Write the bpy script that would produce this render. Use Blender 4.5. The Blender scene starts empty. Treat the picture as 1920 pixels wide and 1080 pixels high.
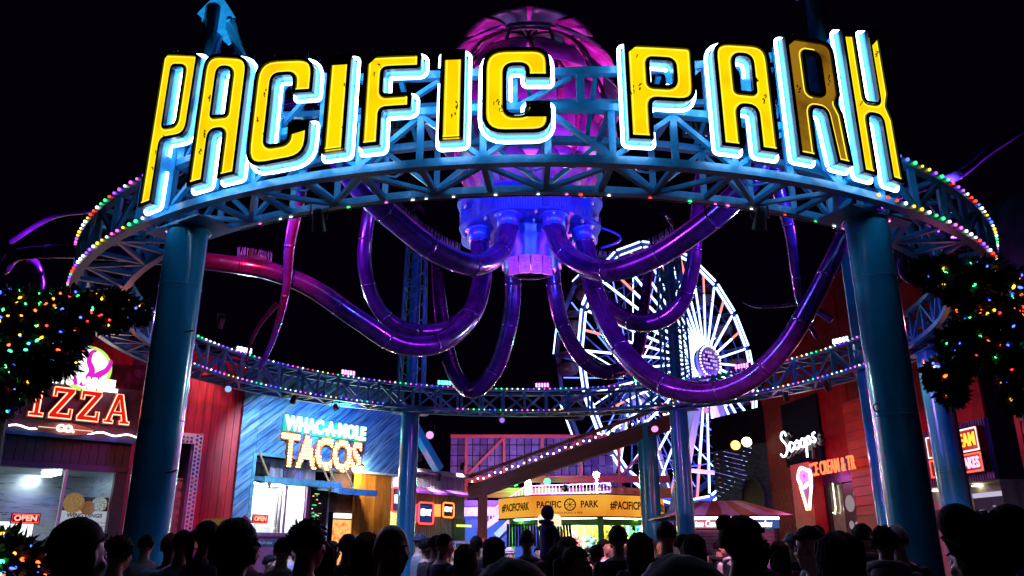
import bpy, bmesh, math, random
from mathutils import Vector, Matrix, Quaternion, noise
from mathutils.geometry import tessellate_polygon
R=math.radians
random.seed(7)
sc=bpy.context.scene
col=sc.collection
# ---------------------------------------------------------------- camera
EYE=Vector((0,0,1.65)); FPX=1481.0; PITCH=R(18.3)
cd=bpy.data.cameras.new('camera'); cam=bpy.data.objects.new('camera',cd); col.objects.link(cam)
cam.location=EYE; cam.rotation_euler=(R(90)+PITCH,0,0)
cd.sensor_width=36; cd.lens=36*FPX/1920; cd.clip_start=.05; cd.clip_end=2000
sc.camera=cam
# ---------------------------------------------------------------- night sky, exposure
w=bpy.data.worlds.new('World'); sc.world=w; w.use_nodes=True
wn=w.node_tree; bg=wn.nodes['Background']
sky=wn.nodes.new('ShaderNodeTexSky'); sky.sky_type='NISHITA'; sky.sun_disc=False
sky.sun_elevation=R(-7); sky.sun_rotation=R(200)
mixw=wn.nodes.new('ShaderNodeMix'); mixw.data_type='RGBA'; mixw.inputs[0].default_value=.97
wn.links.new(sky.outputs[0],mixw.inputs[6]); mixw.inputs[7].default_value=(.010,.004,.022,1)
wn.links.new(mixw.outputs[2],bg.inputs[0]); bg.inputs[1].default_value=.09
ml=bpy.data.lights.new('moon','SUN'); ml.energy=.004; ml.angle=R(.5); ml.color=(.8,.85,1)
mo=bpy.data.objects.new('moon',ml); col.objects.link(mo); mo.location=(0,-20,60); mo.rotation_euler=(R(40),0,R(20))
sc.view_settings.view_transform='Standard'; sc.view_settings.look='None'
sc.view_settings.exposure=0; sc.view_settings.gamma=1
sc.render.engine='CYCLES'
sc.cycles.use_denoising=True
sc.cycles.max_bounces=5; sc.cycles.diffuse_bounces=2; sc.cycles.glossy_bounces=3; sc.cycles.transparent_max_bounces=10
sc.cycles.sample_clamp_indirect=4; sc.cycles.caustics_reflective=False; sc.cycles.caustics_refractive=False
# ---------------------------------------------------------------- helpers
_cp,_sp=math.cos(PITCH),math.sin(PITCH)
def ray(px,py):
    v=(540-py)/FPX
    return Vector(((px-960)/FPX,_cp-v*_sp,v*_cp+_sp))
def at(px,py,d):
    r=ray(px,py); return EYE+r*(d/r.y)
def tag(o,label=None,cat=None,group=None,kind=None):
    if label: o['label']=label
    if cat: o['category']=cat
    if group: o['group']=group
    if kind: o['kind']=kind
    return o
def thing(name,label,cat,loc=(0,0,0),rz=0,group=None):
    o=bpy.data.objects.new(name,None); col.objects.link(o); o.empty_display_size=.2
    o.location=loc; o.rotation_euler=(0,0,rz)
    return tag(o,label,cat,group)
def mat_of(o): 
    return Matrix.Translation(o.location)@o.rotation_euler.to_matrix().to_4x4()
def adopt(o,parent,local=False):
    # children are written in world coordinates unless local
    if parent is None: return o
    o.parent=parent
    if not local:
        root=parent
        m=Matrix.Identity(4)
        if parent.parent is None and parent.type=='EMPTY': m=mat_of(parent).inverted()
        o.matrix_parent_inverse=m
    return o
def frame_of(d,up=Vector((0,0,1))):
    d=d.normalized()
    if abs(d.dot(up))>.98: up=Vector((0,1,0))
    x=d.cross(up).normalized(); y=x.cross(d).normalized()
    return x,y,d
class MB:
    def __init__(s,tf=None): s.v=[];s.f=[];s.m=[];s.tf=tf;s.smooth=[]
    def add(s,vs,fs,mi=0,sm=False):
        b=len(s.v)
        if s.tf is not None: vs=[s.tf@Vector(q) for q in vs]
        s.v.extend([tuple(q) for q in vs])
        for f in fs: s.f.append([b+i for i in f]); s.m.append(mi); s.smooth.append(sm)
        return s
    def box(s,a,b,mi=0):
        (x0,y0,z0),(x1,y1,z1)=a,b
        x0,x1=min(x0,x1),max(x0,x1);y0,y1=min(y0,y1),max(y0,y1);z0,z1=min(z0,z1),max(z0,z1)
        return s.add([(x0,y0,z0),(x1,y0,z0),(x1,y1,z0),(x0,y1,z0),(x0,y0,z1),(x1,y0,z1),(x1,y1,z1),(x0,y1,z1)],
            [(3,2,1,0),(4,5,6,7),(0,1,5,4),(1,2,6,5),(2,3,7,6),(3,0,4,7)],mi)
    def bar(s,p,q,a,b=None,mi=0,up=Vector((0,0,1))):
        p,q=Vector(p),Vector(q); b=b or a
        x,y,d=frame_of(q-p,up); x*=a/2; y*=b/2
        vs=[p-x-y,p+x-y,p+x+y,p-x+y,q-x-y,q+x-y,q+x+y,q-x+y]
        return s.add(vs,[(0,1,2,3),(7,6,5,4),(1,0,4,5),(2,1,5,6),(3,2,6,7),(0,3,7,4)],mi)
    def tube(s,pts,r,n=8,mi=0,closed=False,cap=True):
        pts=[Vector(p) for p in pts]; N=len(pts)
        rr=r if isinstance(r,(list,tuple)) else [r]*N
        vs=[];fs=[]
        t0=None;x=None
        for i,p in enumerate(pts):
            if closed: t=pts[(i+1)%N]-pts[i-1]
            else: t=pts[min(i+1,N-1)]-pts[max(i-1,0)]
            if t.length<1e-9: t=Vector((0,0,1))
            t.normalize()
            if x is None: x,_,_=frame_of(t)
            else:
                x=x-t*x.dot(t)
                if x.length<1e-6: x,_,_=frame_of(t)
                x.normalize()
            y=t.cross(x)
            for k in range(n):
                a=2*math.pi*k/n
                vs.append(p+(x*math.cos(a)+y*math.sin(a))*rr[i])
        L=N if closed else N-1
        for i in range(L):
            j=(i+1)%N
            for k in range(n):
                k2=(k+1)%n
                fs.append((i*n+k,i*n+k2,j*n+k2,j*n+k))
        if cap and not closed:
            fs.append(tuple(range(n-1,-1,-1))); fs.append(tuple((N-1)*n+k for k in range(n)))
        return s.add(vs,fs,mi,True)
    def cyl(s,p,q,r,r2=None,n=16,mi=0): return s.tube([p,q],[r,r if r2 is None else r2],n,mi)
    def lathe(s,prof,n=24,c=(0,0,0),mi=0,sm=True,a0=0,a1=None):
        c=Vector(c); vs=[];fs=[]; full=a1 is None; a1=a0+2*math.pi if full else a1
        m=n if full else n+1
        for (r,z) in prof:
            for k in range(m):
                a=a0+(a1-a0)*k/n; vs.append(c+Vector((r*math.cos(a),r*math.sin(a),z)))
        for i in range(len(prof)-1):
            for k in range(n):
                k2=(k+1)%m; fs.append((i*m+k,i*m+k2,(i+1)*m+k2,(i+1)*m+k))
        return s.add(vs,fs,mi,sm)
    def sphere(s,c,r,n=10,m=6,mi=0,sc_=(1,1,1),rot=None):
        c=Vector(c); vs=[];fs=[]
        for i in range(m+1):
            t=math.pi*i/m
            for k in range(n):
                a=2*math.pi*k/n
                q=Vector((math.sin(t)*math.cos(a)*sc_[0],math.sin(t)*math.sin(a)*sc_[1],math.cos(t)*sc_[2]))*r
                if rot is not None: q=rot@q
                vs.append(c+q)
        for i in range(m):
            for k in range(n):
                k2=(k+1)%n; fs.append((i*n+k,(i+1)*n+k,(i+1)*n+k2,i*n+k2))
        return s.add(vs,fs,mi,True)
    def prism(s,loops,w0,w1,mi=0,front=True,back=True,fn=None):
        # loops: 2D outlines (first outer, rest holes); fn maps (u,v,w)->xyz
        fn=fn or (lambda u,v,w:(u,v,w))
        if front or back:
            tris=tessellate_polygon([[Vector((u,v,0)) for u,v in L] for L in loops])
            flat=[p for L in loops for p in L]
            def nrm(t):
                a,b,c=[flat[i] for i in t]
                return (b[0]-a[0])*(c[1]-a[1])-(b[1]-a[1])*(c[0]-a[0])
            tris=[t if nrm(t)>0 else (t[2],t[1],t[0]) for t in tris]
            if front: s.add([fn(u,v,w1) for u,v in flat],tris,mi)
            if back: s.add([fn(u,v,w0) for u,v in flat],[(t[2],t[1],t[0]) for t in tris],mi)
        for L in loops:
            n=len(L)
            s.add([fn(u,v,w0) for u,v in L]+[fn(u,v,w1) for u,v in L],[(i,(i+1)%n,n+(i+1)%n,n+i) for i in range(n)],mi)
        return s
    def mesh(s,name,mats):
        me=bpy.data.meshes.new(name); me.from_pydata(s.v,[],s.f)
        for q in (mats if isinstance(mats,(list,tuple)) else [mats]): me.materials.append(q)
        me.polygons.foreach_set('material_index',s.m); me.polygons.foreach_set('use_smooth',s.smooth)
        me.update(); return me
    def build(s,name,mats,parent=None,local=False):
        o=bpy.data.objects.new(name,s.mesh(name,mats)); col.objects.link(o)
        return adopt(o,parent,local)
def inst(name,me,parent=None,mw=None):
    o=bpy.data.objects.new(name,me); col.objects.link(o)
    if parent is not None: adopt(o,parent)
    if mw is not None: o.matrix_basis=mw
    return o
_unit={}
def unit_box(m):
    if m.name not in _unit:
        _unit[m.name]=MB().box((-.5,-.5,-.5),(.5,.5,.5)).mesh('bar',m)
    return _unit[m.name]
def bar_obj(name,p,q,a,b,m,parent,up=Vector((0,0,1))):
    p,q=Vector(p),Vector(q); d=q-p
    x,y,z=frame_of(d,up)
    mw=Matrix.Translation((p+q)/2)@Matrix((x,y,z)).transposed().to_4x4()@Matrix.Diagonal((a,b,d.length,1))
    return inst(name,unit_box(m),parent,mw)
def spline(pts,n=8):
    # Catmull-Rom through points (tuples of floats of any length)
    P=[pts[0]]+list(pts)+[pts[-1]]; out=[]
    for i in range(1,len(P)-2):
        for k in range(n):
            t=k/n; o=[]
            for c in range(len(P[0])):
                a,b,cc,d=P[i-1][c],P[i][c],P[i+1][c],P[i+2][c]
                o.append(.5*(2*b+(cc-a)*t+(2*a-5*b+4*cc-d)*t*t+(3*b-a-3*cc+d)*t**3))
            out.append(tuple(o))
    out.append(tuple(pts[-1])); return out
# ---------------------------------------------------------------- materials
def paint(name,c,rough=.5,metal=0,var=.25,scale=6,c2=None,bump=0,bscale=60,stretch=None,coat=0,spec=.5):
    m=bpy.data.materials.new(name); m.use_nodes=True; nt=m.node_tree; b=nt.nodes['Principled BSDF']
    tc=nt.nodes.new('ShaderNodeTexCoord'); mp=nt.nodes.new('ShaderNodeMapping')
    nt.links.new(tc.outputs['Object'],mp.inputs[0])
    if stretch: mp.inputs['Scale'].default_value=stretch
    n=nt.nodes.new('ShaderNodeTexNoise'); n.inputs['Scale'].default_value=scale; n.inputs['Detail'].default_value=6; n.inputs['Roughness'].default_value=.65
    nt.links.new(mp.outputs[0],n.inputs['Vector'])
    rp=nt.nodes.new('ShaderNodeValToRGB')
    c2=c2 or tuple(x*(1-var*1.6) for x in c)
    rp.color_ramp.elements[0].position=.35; rp.color_ramp.elements[0].color=(*c2,1)
    rp.color_ramp.elements[1].position=.62; rp.color_ramp.elements[1].color=(*c,1)
    nt.links.new(n.outputs[0],rp.inputs[0]); nt.links.new(rp.outputs[0],b.inputs['Base Color'])
    b.inputs['Roughness'].default_value=rough; b.inputs['Metallic'].default_value=metal
    b.inputs['Specular IOR Level'].default_value=spec
    if coat: b.inputs['Coat Weight'].default_value=coat; b.inputs['Coat Roughness'].default_value=.12
    mr=nt.nodes.new('ShaderNodeMapRange'); mr.inputs[3].default_value=max(.03,rough-.1); mr.inputs[4].default_value=min(1,rough+.14)
    nt.links.new(n.outputs[0],mr.inputs[0]); nt.links.new(mr.outputs[0],b.inputs['Roughness'])
    if bump:
        n2=nt.nodes.new('ShaderNodeTexNoise'); n2.inputs['Scale'].default_value=bscale; n2.inputs['Detail'].default_value=4
        nt.links.new(mp.outputs[0],n2.inputs['Vector'])
        bp=nt.nodes.new('ShaderNodeBump'); bp.inputs['Strength'].default_value=bump; bp.inputs['Distance'].default_value=.02
        nt.links.new(n2.outputs[0],bp.inputs['Height']); nt.links.new(bp.outputs[0],b.inputs['Normal'])
    return m
def emit(name,c,st,mis=True,var=0,scale=5,c2=None):
    m=bpy.data.materials.new(name); m.use_nodes=True; nt=m.node_tree
    nt.nodes.remove(nt.nodes['Principled BSDF']); e=nt.nodes.new('ShaderNodeEmission')
    e.inputs[0].default_value=(*c,1); e.inputs[1].default_value=st
    nt.links.new(e.outputs[0],nt.nodes['Material Output'].inputs[0])
    if var:
        tc=nt.nodes.new('ShaderNodeTexCoord'); n=nt.nodes.new('ShaderNodeTexNoise'); n.inputs['Scale'].default_value=scale; n.inputs['Detail'].default_value=6
        nt.links.new(tc.outputs['Object'],n.inputs['Vector'])
        rp=nt.nodes.new('ShaderNodeValToRGB'); rp.color_ramp.elements[0].position=.3; rp.color_ramp.elements[1].position=.55
        c2=c2 or tuple(x*(1-var) for x in c)
        rp.color_ramp.elements[0].color=(*c2,1); rp.color_ramp.elements[1].color=(*c,1)
        nt.links.new(n.outputs[0],rp.inputs[0]); nt.links.new(rp.outputs[0],e.inputs[0])
    if not mis: m.cycles.emission_sampling='NONE'
    return m
def glass(name,tint=(.9,.95,1),gl=.12):
    m=bpy.data.materials.new(name); m.use_nodes=True; nt=m.node_tree
    nt.nodes.remove(nt.nodes['Principled BSDF'])
    t=nt.nodes.new('ShaderNodeBsdfTransparent'); t.inputs[0].default_value=(*tint,1)
    g=nt.nodes.new('ShaderNodeBsdfGlossy'); g.inputs['Roughness'].default_value=.04
    mx=nt.nodes.new('ShaderNodeMixShader'); mx.inputs[0].default_value=gl
    nt.links.new(t.outputs[0],mx.inputs[1]); nt.links.new(g.outputs[0],mx.inputs[2]); nt.links.new(mx.outputs[0],nt.nodes['Material Output'].inputs[0])
    return m
M={}
M['steel']=paint('blue_painted_steel',(.03,.32,.58),.38,0,.22,7,bump=.08,coat=.2)
M['steel2']=paint('teal_column_paint',(.015,.38,.66),.22,0,.10,1.3,bump=.04,bscale=9,coat=.6)
M['black']=paint('black_enamel',(.006,.006,.007),.35)
M['dark']=paint('dark_metal',(.02,.02,.022),.5)
M['box']=paint('sky_blue_letter_sides',(.05,.38,.78),.38,0,.18,9)
M['purple']=paint('purple_pearl_paint',(.09,.012,.21),.2,.5,.4,2.2,bump=.12,bscale=5,coat=.7)
M['magenta']=paint('magenta_panel',(.68,.16,.62),.5,0,.25,2.5,bump=.1,bscale=20)
M['violet']=paint('violet_flange',(.03,.05,.42),.35,.3,.2,5)
M['spike']=paint('spike_wire',(.2,.22,.28),.4,.6)
M['white']=paint('white_paint',(.75,.75,.75),.5,0,.12)
M['asphalt']=paint('pier_deck',(.05,.047,.045),.6,0,.4,3,bump=.3,bscale=40)
E={}
E['neon_w']=emit('white_blue_neon',(.40,.68,1.0),12)
E['yellow']=emit('yellow_neon_face',(1.0,.67,.001),1.15,True,.2,2.2,(1.0,.52,.001))
E['yellow_t']=emit('yellow_neon_tube',(1.0,.8,.04),1.35,False)
E['amber']=emit('amber_dim_face',(.33,.16,.008),1.0,True,.7,1.6,(.09,.035,.004))
LEDC={'led_white':(1,.95,.9),'led_pink':(1,.12,.6),'led_violet':(.3,.08,1),'led_blue':(.08,.15,1),'led_green':(.05,1,.25),'led_yellow':(1,.55,.06),'led_red':(1,.05,.03)}
LED=[emit(k,v,2.6,False) for k,v in LEDC.items()]
def lamp(kind,name,loc,energy,color,parent=None,target=None,size=None,blend=.5,rad=.08):
    l=bpy.data.lights.new(name,kind); l.energy=energy; l.color=color
    if kind=='SPOT': l.spot_size=size or R(60); l.spot_blend=blend; l.shadow_soft_size=rad
    elif kind=='POINT': l.shadow_soft_size=rad
    o=bpy.data.objects.new(name,l); col.objects.link(o)
    loc=Vector(loc)
    if target is not None:
        q=(Vector(target)-loc).to_track_quat('-Z','Y'); mw=Matrix.Translation(loc)@q.to_matrix().to_4x4()
    else: mw=Matrix.Translation(loc)
    if parent is not None: adopt(o,parent)
    o.matrix_basis=mw
    return o
# ---------------------------------------------------------------- ground
g=MB(); g.add([(-400,-60,0),(400,-60,0),(400,700,0),(-400,700,0)],[(0,1,2,3)])
tag(g.build('ground',M['asphalt']),kind='structure')
# ================================================================ ring truss
CX,CY=.45,18.7; RO,RI,RM=9.85,9.0,9.5; ZB,ZT=6.25,7.0
def rp(a,r,z): a=R(a); return Vector((CX+r*math.sin(a),CY-r*math.cos(a),z))
ring=thing('truss_ring','blue steel truss ring on columns carrying the yellow letters','truss',(CX,CY,ZB))
NP=76
def ring_chord(name,r,z,wd,ht):
    mb=MB(); n=152; vs=[];fs=[]
    for k in range(n):
        a=360*k/n
        for (dr,dz) in ((-wd/2,-ht/2),(wd/2,-ht/2),(wd/2,ht/2),(-wd/2,ht/2)): vs.append(rp(a,r+dr,z+dz))
    for k in range(n):
        j=(k+1)%n
        for i in range(4): fs.append((k*4+i,k*4+(i+1)%4,j*4+(i+1)%4,j*4+i))
    mb.add(vs,fs); return mb.build(name,M['steel'],ring)
ring_chord('outer_bottom_chord',RO,ZB,.13,.11); ring_chord('inner_bottom_chord',RI,ZB,.11,.10)
ring_chord('outer_top_chord',RO,ZT,.12,.10); ring_chord('inner_top_chord',RI,ZT,.10,.10)
braces=[]
for k in range(NP):
    a0=360*k/NP; a1=360*(k+1)/NP; f=k%2
    e=.05
    o0,o1=(ZB+e,ZT-e)
    braces+= [(rp(a0,RO,o0),rp(a0,RO,o1),.085),(rp(a0,RI,o0),rp(a0,RI,o1),.075),
      (rp(a0,RO,o0 if f else o1),rp(a1,RO,o1 if f else o0),.07),(rp(a0,RI,o1 if f else o0),rp(a1,RI,o0 if f else o1),.065),
      (rp(a0,RO-.06,ZB),rp(a0,RI+.05,ZB),.075),(rp(a0,RO-.06,ZT),rp(a0,RI+.05,ZT),.07),
      (rp(a0,RO-.06 if f else RI+.05,ZB-.012),rp(a1,RI+.05 if f else RO-.06,ZB-.012),.065)]
braces.sort(key=lambda b:(b[0]-EYE).length)
for p,q,s_ in braces[:300]: bar_obj('brace',p,q,s_,s_*.9,M['steel'],ring)
mb=MB()
for p,q,s_ in braces[300:]: mb.bar(p,q,s_,s_*.9)
tag(mb.build('brace_lattice',M['steel'],ring),kind='stuff')
# slack cables inside the front of the ring
mb=MB()
for a0,a1,sag in ((-24,-17,.12),(-16,-8,.1),(-5,4,.13),(5,13,.1),(15,22,.12),(-2,8,.07)):
    mb.tube([rp(a0+(a1-a0)*t/12,RI+.35+.1*math.sin(t),ZB+.28-sag*4*(t/12)*(1-t/12)) for t in range(13)],.016,6)
mb.build('cable',M['steel'],ring)
# ---------------------------------------------------------------- letter frame
lf=thing('letter_frame','open blue frame of rails and posts behind the yellow letters','frame',rp(0,RO,ZT))
def toprail(a):
    pts=[(-36,8.75),(-25.3,8.3),(-21,7.98),(-15.6,7.74),(-8,7.62),(.5,7.6),(5.6,7.66),(12,7.85),(18,8.15),(26.5,8.75),(31,8.95)]
    for (x0,y0),(x1,y1) in zip(pts,pts[1:]):
        if a<=x1: return y0+(y1-y0)*(a-x0)/(x1-x0)
    return pts[-1][1]
def arc_rail(name,zf,r,a0,a1,wd,ht):
    mb=MB(); n=60; vs=[];fs=[]
    for k in range(n+1):
        a=a0+(a1-a0)*k/n
        for (dr,dz) in ((-wd/2,-ht/2),(wd/2,-ht/2),(wd/2,ht/2),(-wd/2,ht/2)): vs.append(rp(a,r+dr,zf(a)+dz))
    for k in range(n):
        for i in range(4): fs.append((k*4+i,k*4+(i+1)%4,k*4+4+(i+1)%4,k*4+4+i))
    fs+=[(3,2,1,0),tuple(n*4+i for i in range(4))]
    mb.add(vs,fs); return mb.build(name,M['steel'],lf)
arc_rail('top_rail',lambda a:toprail(a)-.08,RO-.02,-33.5,28.5,.10,.11)
arc_rail('middle_rail',lambda a:(toprail(a)-.08+ZT)/2+.02,RO-.35,-33.5,28.5,.08,.08)
for k in range(13):
    a=-32.5+5*k
    bar_obj('post',rp(a,RO,ZT+.05),rp(a,RO,toprail(a)-.135),.10,.10,M['steel'],lf)
    if k<12:
        bar_obj('back_stay',rp(a+1.2,RI+.05,ZT+.05),rp(a+1.2,RO-.05,toprail(a)-.14),.06,.06,M['steel'],lf)
        if k%2==0: bar_obj('diagonal',rp(a+.5,RO-.03,ZT+.06),rp(a+4.3,RO-.03,toprail(a+4.3)-.15),.06,.06,M['steel'],lf)
# ---------------------------------------------------------------- columns and masts
def column(a,zt,r,label,group,cap=True):
    p=rp(a,RM,0); t=thing('column',label,'column',p,0,group)
    mb=MB(); mb.lathe([(r*1.0,.06),(r,1.2),(r,zt-.12)],32,p); mb.build('shaft',M['steel2'],t)
    mb=MB(); mb.lathe([(0,.0),(r*1.7,.0),(r*1.7,.05),(r*1.02,.055)],24,p); bp_=mb.build('base_plate',M['steel'],t)
    for k in range(8):
        b=2*math.pi*k/8; mb=MB(); mb.cyl(p+Vector((r*1.45*math.cos(b),r*1.45*math.sin(b),.05)),p+Vector((r*1.45*math.cos(b),r*1.45*math.sin(b),.12)),.025,n=6); mb.build('bolt',M['steel'],bp_)
    for zz in (1.1,3.3,5.2):
        mb=MB(); mb.tube([p+Vector((r*1.002*math.cos(R(12*k)),r*1.002*math.sin(R(12*k)),zz)) for k in range(30)],.008,5,closed=True); mb.build('weld_seam',M['steel2'],t)
    mb=MB(); mb.lathe([(r*1.0,zt-.12),(r*1.12,zt-.12),(r*1.12,zt-.09),(r*.95,zt-.09)],28,p)
    if cap:
        tx=Vector((math.cos(R(a)),math.sin(R(a)),0)); ny=Vector((-math.sin(R(a)),math.cos(R(a)),0))
        c=p+Vector((0,0,zt-.06)); mb.add([c-tx*.62-ny*.29-Vector((0,0,.03)),c+tx*.62-ny*.29-Vector((0,0,.03)),c+tx*.62+ny*.29-Vector((0,0,.03)),c-tx*.62+ny*.29-Vector((0,0,.03)),
             c-tx*.62-ny*.29,c+tx*.62-ny*.29,c+tx*.62+ny*.29,c-tx*.62+ny*.29],[(3,2,1,0),(4,5,6,7),(0,1,5,4),(1,2,6,5),(2,3,7,6),(3,0,4,7)])
    mb.build('top_plate',M['steel'],t)
    return t,p
G='steel columns under the truss ring'
t,p=column(-33.2,ZB-.07,.285,'thick blue column under the first letter P at left',G)
for z in (2.6,4.5):
    mb=MB(); mb.tube([p+Vector((.22,-.18,z)),p+Vector((.32,-.24,z)),p+Vector((.36,-.18,z+.03))],.012,6); mb.build('eye_hook',M['dark'],t)
t,p=column(28.9,ZB-.07,.285,'thick blue column under the last letter K at right',G)
mb=MB(); mb.tube([p+Vector((-.28-.05*math.cos(R(k*30)),-.12,3.4+.05*math.sin(R(k*30)))) for k in range(12)],.01,6,closed=True); mb.build('eye_hook',M['dark'],t)
column(-155.3,ZB-.07,.31,'teal green column at the rear of the ring before the taco shop',G)
column(147,ZB-.07,.30,'teal column at the rear of the ring before the candy apple kiosk',G)
column(87.6,ZB-.07,.32,'teal column just right of and behind the thick right column',G)
def mast(a,zt,label,side):
    p=rp(a,RM,0); t=thing('mast',label,'mast',p,0,'tall masts beside the ring')
    mb=MB(); mb.lathe([(.30,.02),(.30,zt),(.0,zt)],24,p); mb.build('shaft',M['steel2'],t)
    mb=MB(); c=p+Vector((0,0,zt)); s=side
    for y in (-.16,.16):
        mb.prism([[(-.45,-.25),(.45,-1.1),(.95,-.75),(.1,.55)]],y-.03,y+.03,fn=lambda u,v,w_:c+Vector((u*s,w_,v)))
    mb.cyl(c+Vector((s*.55,-.3,-.55)),c+Vector((s*.55,.3,-.55)),.07,n=10)
    mb.build('gusset_plate',M['steel'],t)
    return t,c
t,c=mast(-98.0,17.1,'tall blue mast with gusset plate rising behind the left letters',1)
mb=MB(); q=at(585,270,14.5); mb.tube([c+Vector((.6,0,-.55)),c.lerp(q,.5)+Vector((0,0,-.3)),q],[.24,.24,.2],14); mb.build('stay_pipe',M['purple'],t)
mast(104.3,19.5,'tall blue mast rising behind the last letters at right',-1)
# ---------------------------------------------------------------- light strings on the ring
def led_row(label,r,z,a0,a1,pat,seed,dr=0.0,skip=None):
    random.seed(seed); t=thing('light_string',label,'string lights',rp((a0+a1)/2,r,z),0,'rows of coloured bulbs along the ring')
    mb=MB(); n=int(abs(a1-a0)*math.pi/180*r/.19)
    for k in range(n+1):
        a=a0+(a1-a0)*k/n
        if skip and skip(a): continue
        c=rp(a,r+dr,z); ci=pat[(k//3)%len(pat)] if k%3 else 0 if random.random()<.45 else pat[(k//3+1)%len(pat)]
        mb.sphere(c,random.uniform(.020,.030),6,4,ci)
    tag(mb.build('bulb_row',LED,t),kind='stuff')
    mb=MB(); m=80; mb.tube([rp(a0+(a1-a0)*k/m,r+dr*.5,z-.02) for k in range(m+1)],.012,5); mb.build('wire',M['dark'],t)
PAT=[1,2,0,4,5,6,1,3,2,4]
led_row('coloured bulbs along the rear top chord of the ring',RI,ZT+.03,100,262,PAT,1,-.07)
led_row('coloured bulbs along the rear bottom chord of the ring',RI,ZB+.03,98,262,[2,1,0,3,4,1,5],2,-.07,lambda a:(150<a<171) or (196<a<212))
led_row('coloured bulbs on the outer top chord left of the first P',RO,ZT+.02,-34,-80,[5,1,2,4,6,0],3,.08)
led_row('coloured bulbs on the outer bottom chord left of the first P',RO,ZB+.02,-33,-84,[2,4,1,5,2,0,6],4,.08)
led_row('coloured bulbs on the outer top chord right of the K',RO,ZT+.02,30,92,[3,5,4,2,6,0],5,.08)
led_row('coloured bulbs on the outer bottom chord right of the K',RO,ZB+.02,27.5,80,[6,5,4,1,0,2],6,.08)
led_row('sparse bulbs under the front inner chord below the letters',RI,ZB-.06,-30,30,[1,0,6,4],7,-.02,lambda a:(math.sin(a*7)<.2))
# ---------------------------------------------------------------- flood lights on the ring (real fixtures, then some added ones)
def flood(a,colr,label,energy,target,z=ZT+.16,r=RI+.2,size=70,lens=None,st=9):
    p=rp(a,r,z); t=thing('flood_light',label,'flood light',p-Vector((0,0,.11)),0,'flood lights on top of the ring')
    d=(Vector(target)-p); dh=Vector((d.x,d.y,0)).normalized(); up=Vector((0,0,1))
    x=Vector((dh.y,-dh.x,0))
    tf=Matrix.Translation(p)@Matrix((x,up,-dh)).transposed().to_4x4()
    mb=MB(tf); mb.box((-.26,-.02,-.0),(.26,.14,.10)); 
    for k in range(7): mb.box((-.24+.075*k,.0,.10),(-.22+.075*k,.13,.15))
    mb.build('housing',M['dark'],t)
    mb=MB(tf)
    for k in range(5):
        for j in range(2): mb.cyl((-.2+.1*k,.02+.07*j,-.004),(-.2+.1*k,.02+.07*j,-.022),.034,n=10)
    mb.build('lens',emit('flood_'+label[:12].replace(' ','_'),lens or colr,st,False),t)
    mb=MB(tf); mb.box((-.30,-.11,.03),(-.27,.10,.07)); mb.box((.27,-.11,.03),(.30,.10,.07)); mb.box((-.30,-.12,.03),(.30,-.10,.07)); mb.build('bracket',M['dark'],t)
    if energy: lamp('SPOT','flood_beam',p+dh*.08+Vector((0,0,.08)),energy,colr,t,target,R(size),.7,.15)
OC=Vector((CX,CY,8.0))
flood(-115.2,(.55,.85,1),'cyan white flood light above the red plank shop',1500,OC+Vector((-2,-2,0)))
flood(-140.2,(1,.15,.85),'pink flood light above the taco shop facade',6000,OC+Vector((-.5,0,4.6)))
flood(-162.1,(.08,1,.55),'green flood light beside the rear left column',260,OC+Vector((0,0,-2)))
flood(176.1,(.95,.12,1),'magenta flood light at the middle of the rear ring',3600,OC+Vector((0,0,2)))
flood(154.0,(.2,.95,.8),'sea green flood light in front of the big wheel',260,OC+Vector((1,0,-1)))
flood(131.4,(1,.1,.7),'hot pink flood light right of the wheel hub',6000,OC+Vector((.5,0,4.2)))
flood(107.7,(.6,.95,1),'pale cyan flood light near the thick right column',1500,OC+Vector((2,-2,0)))
# front floods sit inside the ring behind the letters and light the collar blue
for i,a in enumerate((-14,14)):
    flood(a,(.06,.12,1),('blue flood light behind the letter I of PACIFIC','blue flood light behind the second letter A')[i],5200,Vector((CX,CY-1,9.4)),ZT+.2,RI+.1,34)
for i,a in enumerate((-52,54)):
    flood(a,(.55,.05,1),('violet flood light on the ring above the lit tree at left','violet flood light on the ring above the lit tree at right')[i],2600,OC+Vector((0,-2,1)),ZT+.2,RI+.1,75)
flood(-24,(1,.04,.06),'red flood light on the ring behind the letter A of PACIFIC',3000,at(490,505,13.8),ZT+.2,RI+.1,42)
flood(-58,(.6,.1,1),'violet flood light on the ring aimed at the curled tentacle tip',2600,at(50,485,14.1),ZT+.2,RI+.3,60)  # added flood, only there to brighten the thin curl
flood(60,(.6,.15,1),'violet flood light on the ring aimed at the right rising tentacle',2600,at(1840,290,13.2),ZT+.2,RI+.3,60)  # its added counterpart for the rising arm
flood(-50,(.25,.7,1),'ice blue flood light on the left of the ring aimed at the left mast',14000,rp(-98,RM,15.5),ZT+.2,RI+.6,26)  # added, unseen fixture that brightens the left mast
flood(50,(.25,.7,1),'ice blue flood light on the right of the ring aimed at the right mast',14000,rp(104.3,RM,17),ZT+.2,RI+.6,26)  # added, unseen fixture that brightens the right mast
flood(-38,(.1,.25,1),'deep blue flood light on the ring behind the first P',1100,OC+Vector((-2,-4,-1)),ZT+.2,RI+.1,80)  # added to put blue highlights on the left tentacles
flood(36,(.1,.2,1),'deep blue flood light on the ring behind the K',1100,OC+Vector((2,-4,-1)),ZT+.2,RI+.1,80)  # added to put blue highlights on the right tentacles
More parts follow.
